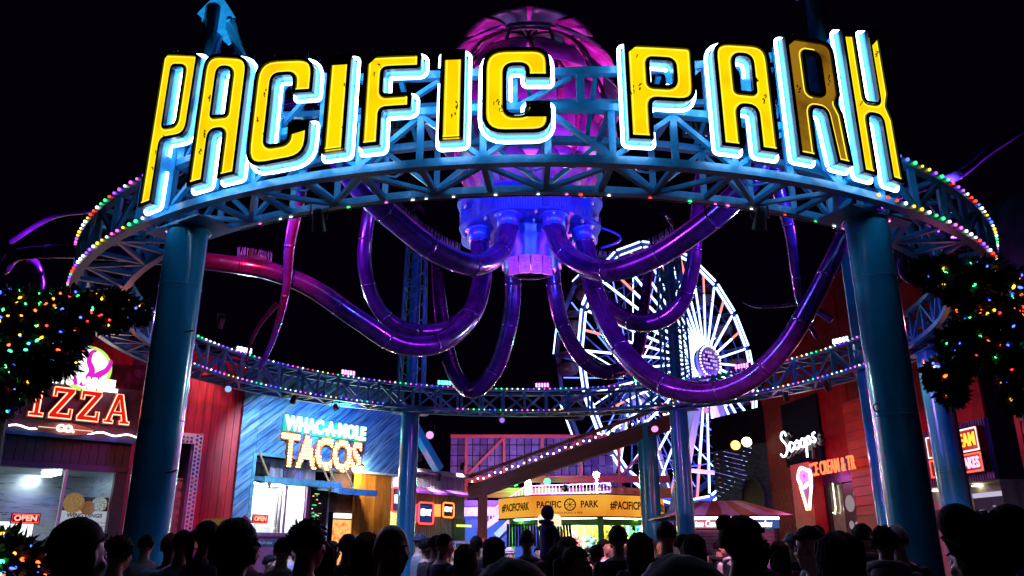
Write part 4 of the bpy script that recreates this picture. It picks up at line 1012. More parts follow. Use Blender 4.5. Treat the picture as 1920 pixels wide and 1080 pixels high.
# bright lamp at the corner of the soffit
def star_lamp(p,energy,colr,label,st=60,r=.10,parent=None,post=None):
    p=Vector(p); t=thing('lamp',label,'lamp',p if post is None else Vector((p.x,p.y,0)),0,'bright white lamps')
    MB().sphere(p,r,12,8).build('globe',emit('lamp_globe',colr,st,False),t)
    mb=MB(); mb.lathe([(r*.4,r*1.5),(r*1.1,r*1.3),(r*1.15,r*.6),(r*1.05,r*.55)],14,p); mb.build('shade',M['dark'],t)
    if post is not None: mb=MB(); mb.cyl((p.x,p.y,0),(p.x,p.y,p.z-r),post,n=10); mb.build('post',M['white'],t)
    lamp('POINT','lamp_glow',p-Vector((0,0,r*1.3)) if post is None else p+Vector((-.0,-r*1.5,0)),energy,colr,t,rad=r)
    return t
star_lamp(WT.p(*WT.uv(677,878,.25),.25),300,(1,.86,.65),'dazzling white lamp under the end of the TACOS sign')
spot_fixture(rp(-128,RI+.2,ZB-.25),WT.p(1.4,4.6,0),1000,(.5,.7,1),'black spot lamp under the ring aimed at the slanting planks','black spot lamps under the ring',size=85,st=2)
spot_fixture(rp(-138,RI+.2,ZB-.25),WT.p(4.5,5.6,0),1400,(.16,.22,1),'second black spot lamp under the ring beside the WHAC-A-MOLE sign','black spot lamps under the ring',size=80,st=2)
# ---------------------------------------------------------------- grey striped shop row behind the rear left column
WG=Wall((-5.6,33.6),(-2.25,38.8))
gb=thing('grey_shop','grey ribbed shop with slanted roof and small lit box signs','building',WG.p(3,0))
rib=paint('ribbed_grey',(.36,.34,.38),.5,0,.4,3,bump=.5,bscale=40,stretch=(4,4,.25))
vg1=WG.uv(760,873)[1]; vg2=WG.uv(868,876)[1]; 
for k in range(44):
    u=WG.L*k/44; mb=MB(WG.tf); mb.box((u,0,-.05),(u+WG.L/44-.02,4.85,.0)); mb.build('rib_panel',rib,gb)
slab(WG,-.1,WG.L+.1,4.85,5.0,-.5,.5,paint('pale_eave',(.55,.55,.6),.6),'eave',gb)
uA,vA=WG.uv(765,912); uB,vB=WG.uv(868,920)
mb=MB(WG.tf); mb.prism([[(4.25,0.01),(4.05,.6),(3.95,.6),(4.0,0.01)]],uA,WG.L+.05,fn=lambda a,c,t_:(t_,a,c)); mb.build('canopy',paint('violet_canopy',(.25,.06,.35),.5),gb)
slab(WG,WG.L-.9,WG.L,0,3.0,.01,.06,M['black'],'doorway',gb)
sgm={'hot':emit('sign_glow_red',(1,.06,.04),3.2),'org':emit('sign_glow_orange',(1,.2,.04),3.0),'vio':emit('sign_glow_violet',(.3,.05,.7),1.5,False)}
navy=paint('navy_sign',(.02,.05,.25),.3)
for (px0,px1,py0,py1,word,gm_,lab,fc) in ((735,764,918,958,'WINGS','hot','red edged box sign with white lettering left of the rear column',paint('plum_sign',(.08,.05,.15),.4)),(785,812,945,980,'BURGERS','hot','navy rounded box sign with red glowing side',navy),(831,850,945,968,'FRIES','org','black box sign with orange glowing side',M['black'])):
    u0,v0=WG.uv(px0,py1,.5); u1,v1=WG.uv(px1,py0,.5); t=thing('box_sign',lab,'sign',WG.p((u0+u1)/2,v0,.5),0,'small box signs on the grey shop')
    mb=MB(WG.tf); mb.prism([round_poly([(u0,v0,.12),(u1,v0,.12),(u1,v1,.12),(u0,v1,.12)])],.35,.5); mb.build('face_panel',fc,t)
    MB(WG.tf).tube([(x,y,.51) for x,y in round_poly([(u0-.03,v0-.03,.13),(u1+.03,v0-.03,.13),(u1+.03,v1+.03,.13),(u0-.03,v1+.03,.13)])],.035,6,closed=True).build('edge_tube',sgm[gm_],t)
    mb=MB(WG.tf); mb.box((u0-.3,v0+.0,.0),(u0+.03,v1-.05,.34)); mb.build('glow_side',sgm[gm_],t); 
    random.seed(len(word)); mb=MB(WG.tf); n_=len(word); w_=(u1-u0)*.76/n_
    for q_ in range(n_):
        a_=u0+(u1-u0)*.12+w_*q_; hv=(v1-v0)*random.uniform(.15,.21); vm_=(v0+v1)/2+.03
        mb.box((a_,vm_-hv,.503),(a_+w_*.38,vm_+hv,.52)); mb.box((a_+w_*.38,vm_+hv*random.uniform(-.6,.5),.503),(a_+w_*.82,vm_+hv,.519))
    tag(mb.build('lettering',whiten,t),kind='stuff')
u0,v0=WG.uv(722,975); slab(WG,u0,u0+.9,v0-.5,v0+.4,.02,.06,emit('lit_menu_panel',(1,.75,.3),1.6,True,.8,9,(.1,.5,.1)),'menu_panel',gb)
u0,v0=WG.uv(838,1003); slab(WG,WG.L-1.15,WG.L-.1,WG.uv(846,988)[1],WG.uv(846,988)[1]+.1,.4,.5,emit('lime_strip',(.6,.8,.15),1.8,False),'light_strip',gb)
spot_fixture(WG.p(1.1,5.2,1.3),WG.p(2.2,3.0,0),700,(1,.9,1),'white spot lamp on the grey shop left of the column',size=95,st=14)
for i,(pp,lb) in enumerate((((822,900),'black shop spot lamp pointing down on the grey shop wall'),((866,880),'shop spot lamp at the corner of the grey shop roof'))):
    q=WG.p(*WG.uv(*pp,.7),.7); spot_fixture(q,WG.p(WG.uv(*pp)[0]-.3,3.2,0),420,(.95,.95,1),lb,size=90,st=8)
# palm tufts and a ticket kiosk before the grey shop
def tuft(p,h,label):
    t=thing('planter_plant',label,'plant',p,0,'spiky plants by the grey shop'); random.seed(int(p[0]*100)); gmn=paint('spiky_leaf',(.08,.12,.02),.5)
    mb=MB()
    for k in range(40):
        a=random.uniform(0,6.28); l=h*random.uniform(.6,1); d=Vector((math.cos(a),math.sin(a),0))*random.uniform(.2,.7); b=Vector(p)+Vector((0,0,.5)); m_=b+d*l*.5+Vector((0,0,l*.6)); e=b+d*l+Vector((0,0,l*.75)); x=Vector((-d.y,d.x,0)).normalized()*.025
        mb.add([b-x,b+x,m_-x,m_+x,e],[(0,1,3,2),(2,3,4)])
    tag(mb.build('leaves',gmn,t),kind='stuff')
    mb=MB(); mb.lathe([(0,0),(.3,0),(.36,.5),(.32,.5),(.3,.45),(0,.45)],16,p); mb.build('pot',M['dark'],t)
q=at(810,1000,33); tuft(Vector((q.x,q.y,0)),2.1,'spiky green plant in a pot right of the teal column')
q=at(778,1003,32.5); tuft(Vector((q.x,q.y,0)),2.0,'spiky green plant in a pot touching the teal column')
q=at(880,1035,26); tk=thing('ticket_machine','silver framed ticket machine standing among the crowd','machine',Vector((q.x,q.y,0)))
mb=MB(); mb.box((q.x-.5,q.y,0),(q.x+.5,q.y+.6,1.9)); mb.build('cabinet',paint('silver_frame',(.45,.46,.55),.35,.6),tk); mb=MB(); mb.box((q.x-.42,q.y-.02,1.2),(q.x+.42,q.y-.003,1.82)); mb.build('screen',emit('dim_screen',(.03,.05,.07),1,False),tk)
# ---------------------------------------------------------------- pink lit truss canopy far behind
pkm=paint('coral_steel',(.62,.10,.14),.5); pnl=[paint('purple_sheet_%d'%i,c,.5,0,.3,2) for i,c in enumerate(((.16,.13,.40),(.10,.08,.30),(.20,.16,.46)))]
D=60; A=at(845,812,D); B=at(1150,805,D); C0=at(850,905,D); 
pk=thing('steel_canopy','coral steel truss canopy lined with violet sheets behind the booth','canopy',Vector(((A.x+B.x)/2,D,0)))
zt_,zb_=A.z,C0.z; x0,x1=A.x,B.x; n=22
for k in range(n):
    for j in range(4):
        xa=x0+(x1-x0)*k/n; xb=x0+(x1-x0)*(k+1)/n-.06
        za=zb_+.5+(zt_-zb_-.5)*j/4; zc=zb_+.5+(zt_-zb_-.5)*(j+1)/4-.06; sh=.12*(zt_-za)
        mb=MB(); mb.box((xa,D+.5,za),(xb,D+.55+.03*((k*3+j)%3),zc)); mb.build('sheet',pnl[(k*7+j*3)%3],pk)
bar_obj('top_chord',(x0,D,zt_-.25),(x1+3,D,zt_-.25),.25,.25,pkm,pk); bar_obj('bottom_chord',(x0+.5,D,zb_+.25),(x1+4,D,zb_+.25),.3,.5,pkm,pk); bar_obj('lower_beam',(x0+.5,D-.3,zb_-.75),(x1+4,D-.3,zb_-.75),.3,.7,paint('orange_beam',(.6,.2,.06),.5),pk)
for k in range(5):
    xk=x0+1.2+2.85*k; bar_obj('post',(xk,D-.05,zb_+.5),(xk,D-.05,zt_-.37),.2,.2,pkm,pk)
    if k%2==0: bar_obj('diagonal',(xk+.2,D-.1,zb_+.6),(xk+2.8,D-.1,zt_-.4),.17,.17,pkm,pk)
    bar_obj('support',(xk,D+.2,0),(xk,D+.2,zb_),.3,.3,pkm,pk)
for (px,py,c_,lb) in ((966,905,(.05,1,.15),'left green lamp under the coral beam'),(1026,903,(.05,1,.15),'right green lamp under the coral beam')):
    p=at(px,py,D-1.2); t=thing('green_lamp',lb,'lamp',p,0,'green lamps under the coral beam'); MB().sphere(p,.24,10,8).build('globe',emit('green_globe',c_,7,False),t); mb=MB(); mb.cyl(p+Vector((0,0,.2)),p+Vector((0,0,.5)),.05,n=6); mb.build('stem',M['dark'],t); lamp('POINT','green_glow',p-Vector((0,.3,.2)),260,c_,t,rad=.2)
spot_fixture(at(905,912,50),(x0+5,D,zt_-2),2600,(1,.12,.3),'pink wash lamp below the coral canopy',size=110,st=4,r=.2)
spot_fixture(at(1060,915,50.5),(x0+9,D,zt_-2),2600,(.4,.12,1),'violet wash lamp below the coral canopy',size=110,st=4,r=.2)
star_lamp(at(990,898,50),260,(1,.97,.9),'bright white lamp on a white post left of the booth roof',70,.15,post=.22)
star_lamp(at(1118,890,52),400,(.95,.97,1),'bright white lamp above the booth beside the wheel',90,.2,post=.08)
# ---------------------------------------------------------------- sloping brown ramp beam with bulbs
brn=paint('brown_beam',(.16,.04,.045),.6)
P0,P1=at(880,925,37),at(1262,790,34); rb=thing('ramp_beam','sloping brown beam with a row of warm bulbs','beam',Vector((P0.x,P0.y,0)))
d=(P1-P0).normalized()
bar_obj('main_beam',P0,P1,.35,.62,brn,rb); bar_obj('upper_rail',P0+Vector((0,0,.75)),P1+Vector((0,0,.75)),.14,.14,brn,rb)
for k in range(12): q=P0.lerp(P1,(k+.5)/12); bar_obj('rail_post',q+Vector((0,0,.3)),q+Vector((0,0,.7)),.06,.06,brn,rb)
mb=MB()
for k in range(34): mb.sphere(P0.lerp(P1,(k+.5)/34)+Vector((0,-.2,.46+.05*math.sin(k*2.1))),.045,6,4)
tag(mb.build('bulb_row',emit('ramp_bulb',(1,.72,.5),5,False),rb),kind='stuff')
q=at(905,950,36.6); bar_obj('post',(q.x,q.y,0),(q.x,q.y,at(905,928,36.6).z),.42,.4,paint('rust_post',(.30,.06,.03),.6),rb)
q=at(1212,800,34.6); tcol=thing('round_post','dark green round post under the sloping beam right of the booth','column',Vector((q.x,q.y,0))); mb=MB(); mb.lathe([(.42,0),(.42,q.z)],24,(q.x,q.y,0)); mb.build('shaft',M['steel2'],tcol); mb=MB(); mb.lathe([(.42,q.z),(.5,q.z),(.5,q.z+.08),(0,q.z+.08)],24,(q.x,q.y,0)); mb.build('cap',M['steel'],tcol)
spot_fixture(at(1228,805,30),at(1300,1020,24),500,(1,.3,.7),'round black spot lamp hanging at the top of the sloping beam',size=85,st=1.5,r=.13)
spot_fixture(at(806,816,27),at(840,1040,14),700,(.9,.4,.9),'round pink spot lamp hanging right of the rear left column',size=85,st=1.2,r=.13)
# teal sloping brace with a light slot beyond the rear left column
q0,q1=at(770,790,32),at(822,880,33); tb=thing('sloping_brace','teal sloping brace with white light slots above the grey shop','brace',q1); bar_obj('beam',q0,q1,.4,.3,M['steel2'],tb)
for k in range(2): bar_obj('light_slot',q0.lerp(q1,.35+.28*k)-Vector((0,.2,0)),q0.lerp(q1,.52+.28*k)-Vector((0,.2,0)),.07,.04,emit('slot_white',(.8,.95,1),4,False),tb)
# ---------------------------------------------------------------- blue stair block
bs=thing('blue_stair','bright blue stair block with white railings behind the ticket machine','stairs',at(930,1030,52)*Vector((1,1,0)).x if False else (at(930,1030,54).x,54,0))
bm_=paint('stair_blue',(.03,.10,.55),.5,0,.2,2); 
a=at(868,935,54); b=at(1010,1010,54); mb=MB(); mb.box((a.x,54,0),(b.x+4,56,at(900,938,54).z)); mb.build('wall',bm_,bs)
wr=paint('white_rail',(.8,.8,.85),.5)
s0,s1=at(905,985,53.4),at(985,928,53.4)
for dz,nm in ((0,'stringer'),(.75,'rail')):
    bar_obj(nm,s0+Vector((0,0,dz-.2)),s1+Vector((0,0,dz-.2)),.12,.35 if dz==0 else .08,wr,bs)
for k in range(14): q=s0.lerp(s1,k/13); bar_obj('baluster',q-Vector((0,0,.1)),q+Vector((0,0,.55)),.05,.05,wr,bs)
s2,s3=at(985,928,53.4),at(1145,922,53.4); bar_obj('landing_rail',s2+Vector((0,0,.55)),s3+Vector((0,0,.55)),.08,.08,wr,bs); bar_obj('landing_rail',s2,s3,.12,.12,wr,bs)
for k in range(26): q=s2.lerp(s3,k/25); bar_obj('baluster',q,q+Vector((0,0,.52)),.04,.04,wr,bs)
bar_obj('stringer',at(930,1005,53),at(975,960,53),.15,.4,wr,bs); bar_obj('band',at(868,960,53.6),at(950,958,53.6),.1,.55,wr,bs)
spot_fixture(at(900,1000,47),at(930,960,54),2600,(.35,.5,1),'blue wash lamp before the blue stair block',size=100,st=3,r=.15)
# ---------------------------------------------------------------- orange fascia game booth
DB=44; bx=at(1092,950,DB).x; bcol=emit('orange_fascia_painted_light',(1,.46,.05),.9,False,.4,.5,(.85,.24,.02)); bcol2=paint('orange_fascia',(.5,.2,.04),.5,0,.3,2); z0,z1=at(1092,968,DB-4.2).z,at(1092,928,DB-4.2).z  # front fascia emits to imitate light falling on its face
gbth=thing('game_booth','octagonal game booth with orange #PACIFICPARK fascia and hanging prizes','booth',(bx,DB,0))
c8=[]; RB=4.55
for k in range(8):
    a=R(22.5+45*k-14.5); c8.append(Vector((bx+RB*math.cos(a),DB+RB*math.sin(a),0)))
capv=[c+Vector((0,0,z1+.06)) for c in c8]; MB().add(capv,[tuple(range(8))]).build('roof_deck',M['dark'],gbth)
sofm=paint('booth_soffit',(.7,.75,.7),.5)
MB().add([c.lerp(Vector((bx,DB,0)),.06)+Vector((0,0,z0-.02)) for c in c8],[tuple(range(7,-1,-1))]).build('soffit',sofm,gbth)
ink=paint('sign_ink',(.05,.012,.01),.5)
for k in range(8):
    A_,B_=c8[k],c8[(k+1)%8]
    if ((A_+B_)/2-Vector((bx,DB,0))).dot(Vector((0,-1,0)))<-.2: continue
    w8=Wall(A_,B_) if (A_-B_).dot(Vector((1,0,0)))<0 else Wall(B_,A_)
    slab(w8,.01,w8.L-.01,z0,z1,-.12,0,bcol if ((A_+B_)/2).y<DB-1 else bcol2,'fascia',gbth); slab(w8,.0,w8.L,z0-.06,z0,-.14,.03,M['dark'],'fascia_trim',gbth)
    m_=(w8.p(w8.L/2,0)-Vector((bx,DB,0)))
    if m_.y<-1:
        if abs(m_.x+1.05)<1.0:
            text('PACIFIC',.44,here(w8,w8.L/2-.95,(z0+z1)/2+.05,.012),ink,gbth,'lettering',.004,.012,sx=.8); text('PARK',.44,here(w8,w8.L/2+1.05,(z0+z1)/2+.05,.012),ink,gbth,'lettering',.004,.012,sx=.8)
            MB(here(w8,w8.L/2+.1,(z0+z1)/2+.05,.008)).lathe([(.3,0),(.3,.01),(.25,.012),(.24,0)],20).build('emblem_ring',ink,gbth)
            for q_ in range(4): MB(here(w8,w8.L/2+.1,(z0+z1)/2+.05,.006)@Matrix.Rotation(R(45*q_),4,'Z')).box((-.27,-.012,0),(.27,.012,.01)).build('emblem_spoke',ink,gbth)
            text('SANTA MONICA PIER',.15,here(w8,w8.L/2,z0+.16,.012),ink,gbth,'lettering',.003,0)
        else: text('#PACIFICPARK',.52,here(w8,w8.L/2,(z0+z1)/2,.012),ink,gbth,'lettering',.004,.014,sx=.78)
grp=paint('green_post',(.12,.5,.08),.5)
for k in range(8): p=c8[k].lerp(Vector((bx,DB,0)),.16); bar_obj('post',(p.x,p.y,0),(p.x,p.y,z0-.03),.28,.28,grp,gbth)
bar_obj('header',c8[4].lerp(Vector((bx,DB,0)),.16)+Vector((0,0,z0-.25)),c8[5].lerp(Vector((bx,DB,0)),.16)+Vector((0,0,z0-.25)),.2,.3,grp,gbth); bar_obj('header',c8[5].lerp(Vector((bx,DB,0)),.16)+Vector((0,0,z0-.25)),c8[6].lerp(Vector((bx,DB,0)),.16)+Vector((0,0,z0-.25)),.2,.3,grp,gbth); bar_obj('header',c8[6].lerp(Vector((bx,DB,0)),.16)+Vector((0,0,z0-.25)),c8[7].lerp(Vector((bx,DB,0)),.16)+Vector((0,0,z0-.25)),.2,.3,grp,gbth)
mb=MB(); mb.lathe([(3.2,0),(3.2,1.0),(3.3,1.02),(3.3,1.08),(2.9,1.08)],16,(bx,DB,0)); mb.build('counter',paint('counter_navy',(.05,.06,.16),.5),gbth)
mb=MB(); mb.lathe([(1.5,1.1),(1.5,z0-.1)],16,(bx,DB,0)); mb.build('core_wall',paint('core_cream',(.7,.6,.3),.6),gbth)
for k,(a_,c_) in enumerate(((-150,(.4,1,.75)),(-100,(1,.9,.6)),(-60,(.75,1,.35)),(-20,(.35,1,.8)))):
    p=Vector((bx+3.2*math.cos(R(a_)),DB+3.2*math.sin(R(a_)),z0-.10)); mb=MB(); mb.box((p.x-.9,p.y-.08,p.z-.02),(p.x+.9,p.y+.08,p.z+.05)); mb.build('light_tube',emit('booth_tube_%d'%k,c_,16),gbth)
    lamp('POINT','booth_glow',p-Vector((0,0,.35)),190,c_,gbth,rad=.3)
# prizes hang as individuals
pc=[paint('plush_%d'%i,c,.8,0,.15,12,bump=.4) for i,c in enumerate(((.8,.62,.08),(.75,.75,.72),(.2,.5,.75),(.75,.3,.08),(.15,.55,.25),(.7,.15,.25)))]
pnm=['yellow','white','blue','orange','green','pink']
random.seed(31)
for k in range(44):
    a_=R(random.uniform(-140,-15)); rr_=random.uniform(1.75,3.0); z=random.uniform(1.5,z0-.75); ci=random.randrange(6)
    if random.random()<.15: ci=0
    p=Vector((bx+rr_*math.cos(a_),DB+rr_*math.sin(a_),z))
    t=thing('plush_toy','%s plush toy hanging %s on the %s side of the orange booth'%(pnm[ci],'high' if z>2.1 else 'low','left' if p.x<bx else 'right'),'plush toy',p,0,'%s plush prizes %s %s'%(pnm[ci],'high' if z>2.1 else 'low','left' if p.x<bx else 'right'))
    mb=MB(); mb.sphere(p,.2,9,7,sc_=(1,.9,1.15)); mb.sphere(p+Vector((0,-.04,.27)),.15,9,7); mb.sphere(p+Vector((.11,-.02,.40)),.055,6,5); mb.sphere(p+Vector((-.11,-.02,.40)),.055,6,5)
    for s_ in (-1,1): mb.sphere(p+Vector((s_*.19,-.08,.05)),.07,6,5,sc_=(1,1,1.5)); mb.sphere(p+Vector((s_*.1,-.14,-.18)),.08,6,5,sc_=(1,1.3,1))
    mb.build('body',pc[ci],t); mb=MB(); mb.cyl(p+Vector((0,0,.4)),(p.x,p.y,min(z0-.05,p.z+1.2)),.012,n=5); mb.build('string',M['white'],t)
# ---------------------------------------------------------------- dark low canopy left of the booth
q=at(1000,1000,40); dc=thing('dark_awning','dark tiled awning with pale rounded panel below the orange fascia','awning',(q.x,q.y,0))
zc=at(1000,982,40).z; x0,x1=at(950,985,40).x,at(1072,985,40).x
for k in range(22): xa=x0+(x1-x0)*k/22; MB().add([(xa,39.0,zc-1.0),(xa+(x1-x0)/22-.03,39.0,zc-1.0),(xa+(x1-x0)/22-.03,40.3,zc),(xa,40.3,zc),(xa,39.0,zc-1.06),(xa+(x1-x0)/22-.03,39.0,zc-1.06),(xa+(x1-x0)/22-.03,40.3,zc-.06),(xa,40.3,zc-.06)],[(0,1,2,3),(7,6,5,4),(0,4,5,1),(1,5,6,2),(2,6,7,3),(3,7,4,0)]).build('roof_tile',paint('black_tile',(.03,.022,.02),.5) if k==0 else bpy.data.materials['black_tile'],dc)
for xx in (x0+.1,x1-.1): bar_obj('post',(xx,39.1,0),(xx,39.1,zc-1.05),.12,.12,M['dark'],dc)
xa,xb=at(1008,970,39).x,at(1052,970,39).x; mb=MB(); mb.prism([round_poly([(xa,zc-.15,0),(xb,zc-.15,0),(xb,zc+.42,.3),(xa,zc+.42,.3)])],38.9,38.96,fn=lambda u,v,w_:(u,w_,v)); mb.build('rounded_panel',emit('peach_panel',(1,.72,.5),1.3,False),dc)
# ---------------------------------------------------------------- candy apple kiosk
DC=30; kx=at(1345,980,DC).x; cz0,cz1=at(1345,990,DC-2).z,at(1345,967,DC-2).z
ck=thing('candy_kiosk','candy kiosk with a striped red roof and lit Candy Apples fascia','kiosk',(kx,DC,0))
hw=1.68; apex=at(1345,941,DC).z
strp=[paint('maroon_roof',(.28,.02,.04),.45),paint('lilac_roof',(.40,.28,.62),.45)]
corn=[Vector((kx-hw-.42,DC-hw-.42,cz1+.02)),Vector((kx+hw+.42,DC-hw-.42,cz1+.02)),Vector((kx+hw+.5,DC+hw+.5,cz1+.02)),Vector((kx-hw-.5,DC+hw+.5,cz1+.02))]
top=[Vector((kx+sx*.75,DC+sy*.75,apex)) for sx,sy in ((-1,-1),(1,-1),(1,1),(-1,1))]
for k in range(4):
    a,b,c_,d_=corn[k],corn[(k+1)%4],top[(k+1)%4],top[k]
    for j in range(7):
        f0,f1=j/7,(j+1)/7; vs=[a.lerp(b,f0),a.lerp(b,f1-.005),d_.lerp(c_,f1-.005),d_.lerp(c_,f0)]
        MB().add(vs+[v-Vector((0,0,.05)) for v in vs],[(0,1,2,3),(7,6,5,4),(0,4,5,1),(1,5,6,2),(2,6,7,3),(3,7,4,0)]).build('roof_stripe',strp[j%2],ck)
MB().add(top,[(0,1,2,3)]).build('roof_cap',strp[0],ck)
wk=Wall((kx-hw,DC-hw),(kx+hw,DC-hw)); wk2=Wall((kx+hw,DC-hw),(kx+hw,DC+hw)); wk3=Wall((kx-hw,DC+hw),(kx-hw,DC-hw))
pinkf=emit('pink_fascia',(.85,.22,.32),.8,False); bluef=emit('navy_fascia',(.06,.12,.42),.8,False)
slab(wk,0,wk.L*.42,cz0,cz1-.12,0,.06,pinkf,'fascia_panel',ck); slab(wk,wk.L*.42+.02,wk.L,cz0,cz1-.12,0,.06,bluef,'fascia_panel',ck); slab(wk2,.07,wk2.L,cz0,cz1-.12,0,.06,paint('amber_fascia',(.5,.12,.05),.5),'fascia_panel',ck)
slab(wk,0,wk.L,cz1-.11,cz1-.03,.0,.12,emit('fascia_tube',(.85,.9,1),9),'light_tube',ck)
text('Cotton Candy',.3,here(wk,wk.L*.22,(cz0+cz1)/2-.06,.066),whiten,ck,'lettering',.004,.008,shear=.3,sx=.7); text('Candy Apples',.30,here(wk,wk.L*.71,(cz0+cz1)/2-.06,.066),whiten,ck,'lettering',.004,.01,shear=.3,sx=.85)
text('W',.4,here(wk2,wk2.L*.45,(cz0+cz1)/2-.06,.066),emit('amber_mark',(1,.45,.1),1.5,False),ck,'emblem',.004,.02)
sh=paint('roller_shutter',(.48,.36,.46),.45,.2)
v=0.0
while v<cz0-.12: slab(wk,.1,wk.L-.1,v,v+.10,-.12,-.08,sh,'shutter_slat',ck); v+=.115
for s_ in (0,wk.L-.1): slab(wk,s_,s_+.1,0,cz0,-.2,.02,frm,'corner_post',ck)
slab(wk2,0,wk2.L,0,cz0,-.15,-.1,paint('kiosk_side',(.06,.12,.15),.6),'side_wall',ck); slab(wk3,0,wk3.L,0,cz0,-.15,-.1,bpy.data.materials['kiosk_side'],'side_wall',ck)
# ---------------------------------------------------------------- dark arch building on the right rear
WA=Wall((9.3,36.6),(10.6,33.3))
ab=thing('arch_building','dark teal building with slanting boards and a black archway','building',WA.p(1.5,0))
dt=[paint('dark_teal_board_%d'%i,c,.6,0,.4,4,bump=.3,stretch=(1,1,3)) for i,c in enumerate(((.06,.12,.16),(.05,.10,.14)))]
for m_ in dt: m_.node_tree.nodes['Principled BSDF'].inputs['Specular IOR Level'].default_value=.1
ua0,va0_=WA.uv(1400,1000); ua1,_=WA.uv(1441,1000); _,vtop_=WA.uv(1420,897); uc_=(ua0+ua1)/2
planks('board',WA,[(-.2,0,WA.L,5.9)],-14,.2,dt,ab,.03,-.03,seed=17)
mb=MB(WA.tf); hw_=(ua1-ua0)/2; mb.prism([[(uc_-hw_,0),(uc_+hw_,0)]+[(uc_+hw_*math.cos(R(15*k)),vtop_-hw_*1.1+hw_*1.1*math.sin(R(15*k))) for k in range(13)]],.01,.05); mb.build('archway',M['black'],ab)
mb=MB(WA.tf); mb.tube([(uc_+hw_*1.06,0,.06)]+[(uc_+hw_*1.06*math.cos(R(15*k)),vtop_-hw_*1.1+hw_*1.16*math.sin(R(15*k)),.06) for k in range(13)]+[(uc_-hw_*1.06,0,.06)],.07,8); mb.build('arch_trim',dt[1],ab)
slab(WA,-.2,WA.L,5.9,7.4,-.1,0,paint('dark_upper_wall',(.012,.01,.03),.8,0,.4,2,spec=.05),'upper_wall',ab)
for px,py,lb,c_,st in ((1400,829,'right of two round white lamps on the dark upper wall',(1,.85,.6),16),(1379,835,'left amber lamp of the pair on the dark upper wall',(1,.4,.08),6)):
    p=WA.p(*WA.uv(px,py,.5),.5); spot_fixture(p,p+Vector((-2.2,-5,-1.8)),8,c_,lb,'round lamps on the dark wall',size=90,st=st,r=.2)
# ---------------------------------------------------------------- ice cream shop: red walls on the right
WS=Wall((10.62,33.2),(11.54,27.0))
isp=thing('ice_cream_shop','dark red ice cream shop with glazed doors and purple fascia','building',WS.p(3.5,0))
us0,_=WS.uv(1440,900); us1,_=WS.uv(1500,900); us2,_=WS.uv(1537,900)
dr=[paint('maroon_wall_%d'%i,c,.55,0,.3,3,bump=.2) for i,c in enumerate(((.30,.006,.018),(.26,.005,.015)))]
for m_ in dr: m_.node_tree.nodes['Principled BSDF'].inputs['Specular IOR Level'].default_value=.08
_,vband=WS.uv(1560,870)
planks('board',WS,[(-.2,0,us1,3.9)],-62,.13,[paint('brick_lattice',(.30,.09,.06),.7,0,.3,8,spec=.1)],isp,.03,-.03,gap=.03,seed=19)
MB(WS.tf).prism([[(-.2,4.7),(WS.L,4.7),(WS.L,11.5),(-.2,8.0)]],-.1,0).build('upper_wall',dr[0],isp); slab(WS,-.2,us1,3.9,4.7,-.1,0,dr[1],'wall',isp)
ur1,_=WS.uv(1603,880)
slab(WS,us1,us2,0,4.69,-.12,.35,paint('red_pier',(.5,.02,.04),.5,0,.25,4),'pier',isp)
corr=paint('purple_corrugated',(.20,.10,.36),.35,.4)
_,vdt=WS.uv(1570,905); mb=MB(WS.tf); nn=46
pts=[]; 
for k in range(nn):
    ua_=us2+(ur1-us2)*k/nn; mb=MB(WS.tf); mb.box((ua_,vdt,-.15),(ua_+(ur1-us2)/nn*.55,4.69,-.10+.0)); mb.build('corrugation',corr,isp)
slab(WS,us2,ur1,vdt,4.69,-.2,-.155,corr,'fascia',isp)
cre=paint('cream_wall',(.62,.58,.42),.6)
slab(WS,us2,ur1,0,vdt,-1.7,-1.65,cre,'room_wall',isp)
room(WS,us2,ur1,.0,vdt-.02,1.4,isp,-.25,emit('scoop_tube',(1,.95,.75),5),cre)
ug,_=WS.uv(1575,950); uk,_=WS.uv(1547,950)
for (a,b) in ((us2+.05,uk),(uk+.06,ug)): slab(WS,a,b,.05,vdt-.05,-.2,-.19,gls,'pane',isp)
for a in (us2,uk,ug): slab(WS,a,a+.06,0,vdt,-.23,-.14,frm,'mullion',isp)
slab(WS,ug+.06,ur1-.05,.9,vdt-.05,-.22,-.15,paint('poster_plum',(.05,.01,.05),.4),'poster',isp)
for (px,py,r_) in ((1594,944,.28),(1585,985,.14),(1608,985,.13),(1604,925,.12)):
    u,v=WS.uv(px,py,-.15); MB(here(WS,min(max(u,ug+.35),ur1-.35),v,-.148)).lathe([(r_,0),(r_,.012),(r_*.7,.014),(r_*.68,.004),(r_*.4,.004),(r_*.38,.016),(0,.016)],18).build('round_print',emit('print_cream',(.6,.45,.5),.5,False),isp)
# J shaped neon in the door
u,v=WS.uv(1562,936,-.1); MB(WS.tf).tube([(u+.1,v+.55,-.1),(u+.1,v-.3,-.1),(u+.02,v-.5,-.1),(u-.12,v-.45,-.1)],.02,6).build('neon_hook',emit('warm_white_tube',(1,.95,.7),4,False),isp)
